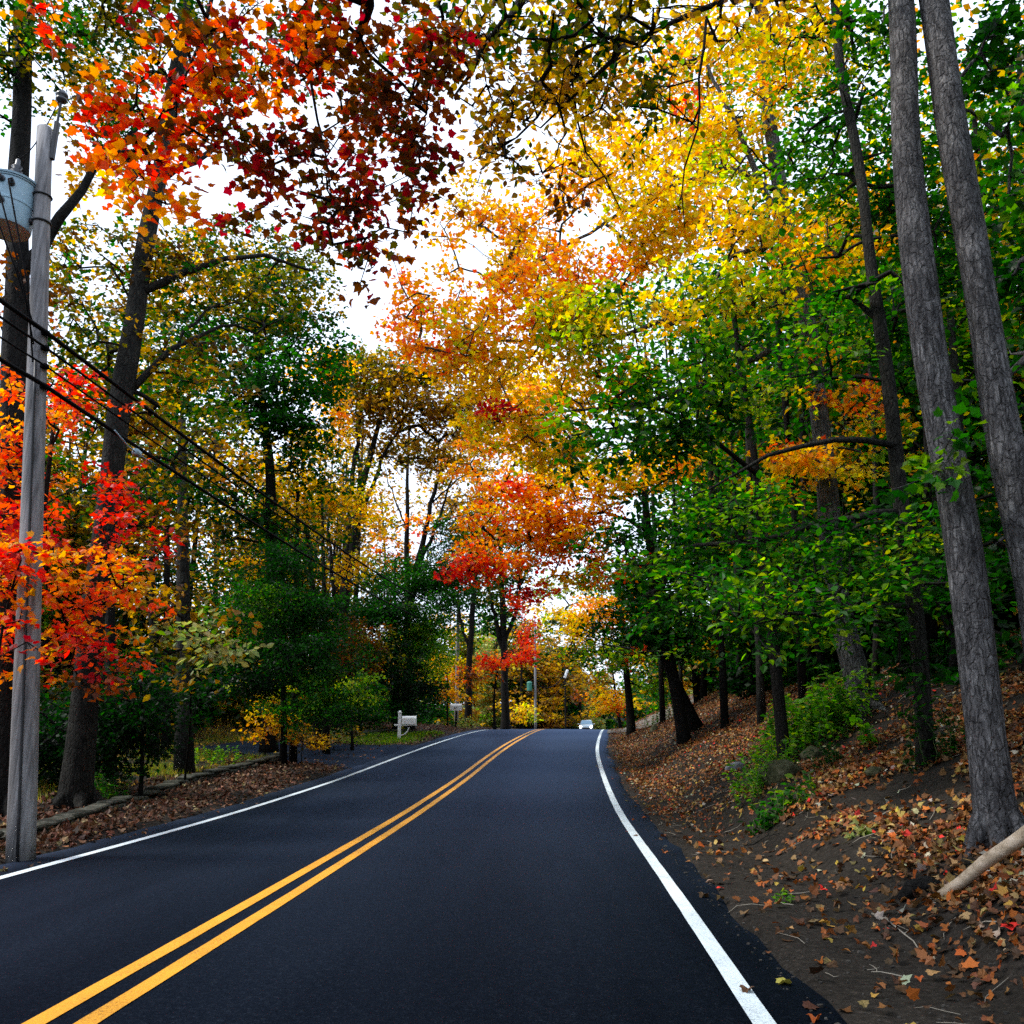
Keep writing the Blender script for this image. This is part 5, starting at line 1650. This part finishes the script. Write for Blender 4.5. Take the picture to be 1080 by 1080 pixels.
far_wood('far_woods', 'mixed green and gold woods filling the distance behind the mailboxes', [(-60, -12, 50, 100, 1.2), (-70, -24, 28, 60, 1), (-50, -15, 19, 34, .8)], 110, (7, 12), ['olive', 'dgreen', 'gold', 'tan', 'green', 'yellow', 'olive', 'dgreen'], 1, 2200, 11)
far_wood('far_woods', 'dark green and yellow woods climbing the hill above the bank', [(13, 60, 26, 90, 1), (15, 50, 12, 40, 1), (10, 20, 18, 40, .6)], 130, (9, 17), ['dgreen', 'green', 'ygreen', 'olive', 'dgreen', 'gomix', 'green', 'ever'], 1, 2300, 12)
far_wood('far_woods', 'tall green woods crowding the top of the bank behind the near trunks', [(8.5, 16, 20, 34, 1), (7.5, 18, 32, 55, 1), (13, 26, 12, 24, .8)], 60, (14, 20), ['dgreen', 'green', 'dgreen', 'olive', 'ygreen', 'gomix', 'green'], 1.05, 2600, 18)
far_wood('far_woods', 'tall fading tan and gold crowns behind the mailbox evergreens', [(-17, -9.5, 45, 57, 1)], 13, (16, 21), ['tan', 'gold', 'fade', 'fade', 'amber'], .9, 1500, 19)
far_wood('far_woods', 'far woods with haze put into their pale leaf colours, closing the view past the oncoming car', [(-40, -7, 95, 170, 1), (8, 50, 80, 170, 1), (-18, -4.5, 120, 175, 1), (-30, 60, 190, 260, 1.2)], 150, (9, 17), ['olive', 'pale', 'gold', 'tan', 'dgreen', 'green'], 1, 1700, 13)  # the pale leaf palette in the mix stands in for distance haze
far_wood('undergrowth', 'dark evergreen undergrowth on the shaded hill behind the bank trunks', [(9, 26, 9, 45, 1), (8.5, 13, 20, 45, .6)], 90, (2.2, 4.5), ['ever', 'dgreen', 'dgreen', 'olive'], 1, 900, 14)
far_wood('undergrowth', 'dark undergrowth filling the shade behind the left stone wall', [(-30, -13, 13, 45, 1), (-24, -9.5, 38, 60, .7)], 80, (2.0, 4.2), ['ever', 'dgreen', 'dgreen', 'olive', 'brown'], 1, 900, 15)
far_wood('far_woods', 'tan and olive woods rising close behind the stone wall', [(-36, -13, 20, 36, 1), (-34, -11, 34, 46, .6)], 46, (10, 15), ['olive', 'tan', 'dgreen', 'gold', 'olive', 'green'], 1, 2600, 17)
far_wood('far_woods', 'unseen roadside woods added behind the camera to darken the road and verges', [(-30, -11, -34, -2, .6), (8, 30, -34, 3, 1)], 60, (11, 17), ['dgreen', 'olive', 'gold', 'green'], 2.6, 700, 16)  # out of view, added to block low sky light and darken the road

# ------------------------------------------------------------------ light, sky, camera
SUN_EL, SUN_AZ = math.radians(50), math.radians(-92)     # azimuth measured from +Y towards +X
w = bpy.data.worlds.new('World')
scene.world = w
w.use_nodes = True
nt = w.node_tree
bg = nt.nodes['Background']
sky = N(nt, 'ShaderNodeTexSky', sky_type='NISHITA')
sky.sun_disc = False
sky.sun_elevation = SUN_EL
sky.sun_rotation = SUN_AZ
sky.air_density = 1.2
sky.dust_density = 3.0
tcw = N(nt, 'ShaderNodeTexCoord')
cn = N(nt, 'ShaderNodeTexNoise', Scale=2.4, Detail=7, Roughness=.6)
nt.links.new(tcw.outputs['Generated'], cn.inputs['Vector'])
cf = ramp(nt, cn.outputs[0], [(.25, (.72,) * 3), (.6, (.97,) * 3)])
mx = N(nt, 'ShaderNodeMix', data_type='RGBA')
nt.links.new(cf, mx.inputs[0])
nt.links.new(sky.outputs[0], mx.inputs[6])
mx.inputs[7].default_value = (8.2, 9.3, 11.4, 1)           # bright even cloud
nt.links.new(mx.outputs[2], bg.inputs['Color'])
bg.inputs['Strength'].default_value = .07

sl = bpy.data.lights.new('sun', 'SUN')
sl.energy = 1.5
sl.angle = math.radians(14)
sl.color = (1, .95, .88)
so = link(bpy.data.objects.new('sun', sl))
dirv = Vector((math.sin(SUN_AZ) * math.cos(SUN_EL), math.cos(SUN_AZ) * math.cos(SUN_EL), math.sin(SUN_EL)))
so.rotation_euler = dirv.to_track_quat('Z', 'Y').to_euler()
so.location = dirv * 60

cam = bpy.data.cameras.new('camera')
cam.sensor_width = 36
cam.lens = 36 * FPX / 1080
cam.clip_end = 3000
cam.clip_start = .05
co = link(bpy.data.objects.new('camera', cam))
co.location = (0, 0, CAM_Z)
co.rotation_euler = (math.pi / 2 + PITCH, 0, 0)
scene.camera = co

vs_ = scene.view_settings
vs_.view_transform = 'Standard'
vs_.look = 'None'
vs_.gamma = 1
vs_.exposure = 1.4
vs_.use_curve_mapping = False
cy = scene.cycles
cy.max_bounces = 7
cy.diffuse_bounces = 4
cy.glossy_bounces = 2
cy.transmission_bounces = 5
cy.transparent_max_bounces = 4
cy.caustics_reflective = False
cy.caustics_refractive = False
cy.use_denoising = False
cy.denoiser = 'OPENIMAGEDENOISE'
cy.denoising_input_passes = 'RGB_ALBEDO_NORMAL'
print('LEAVES', stats['leaves'])
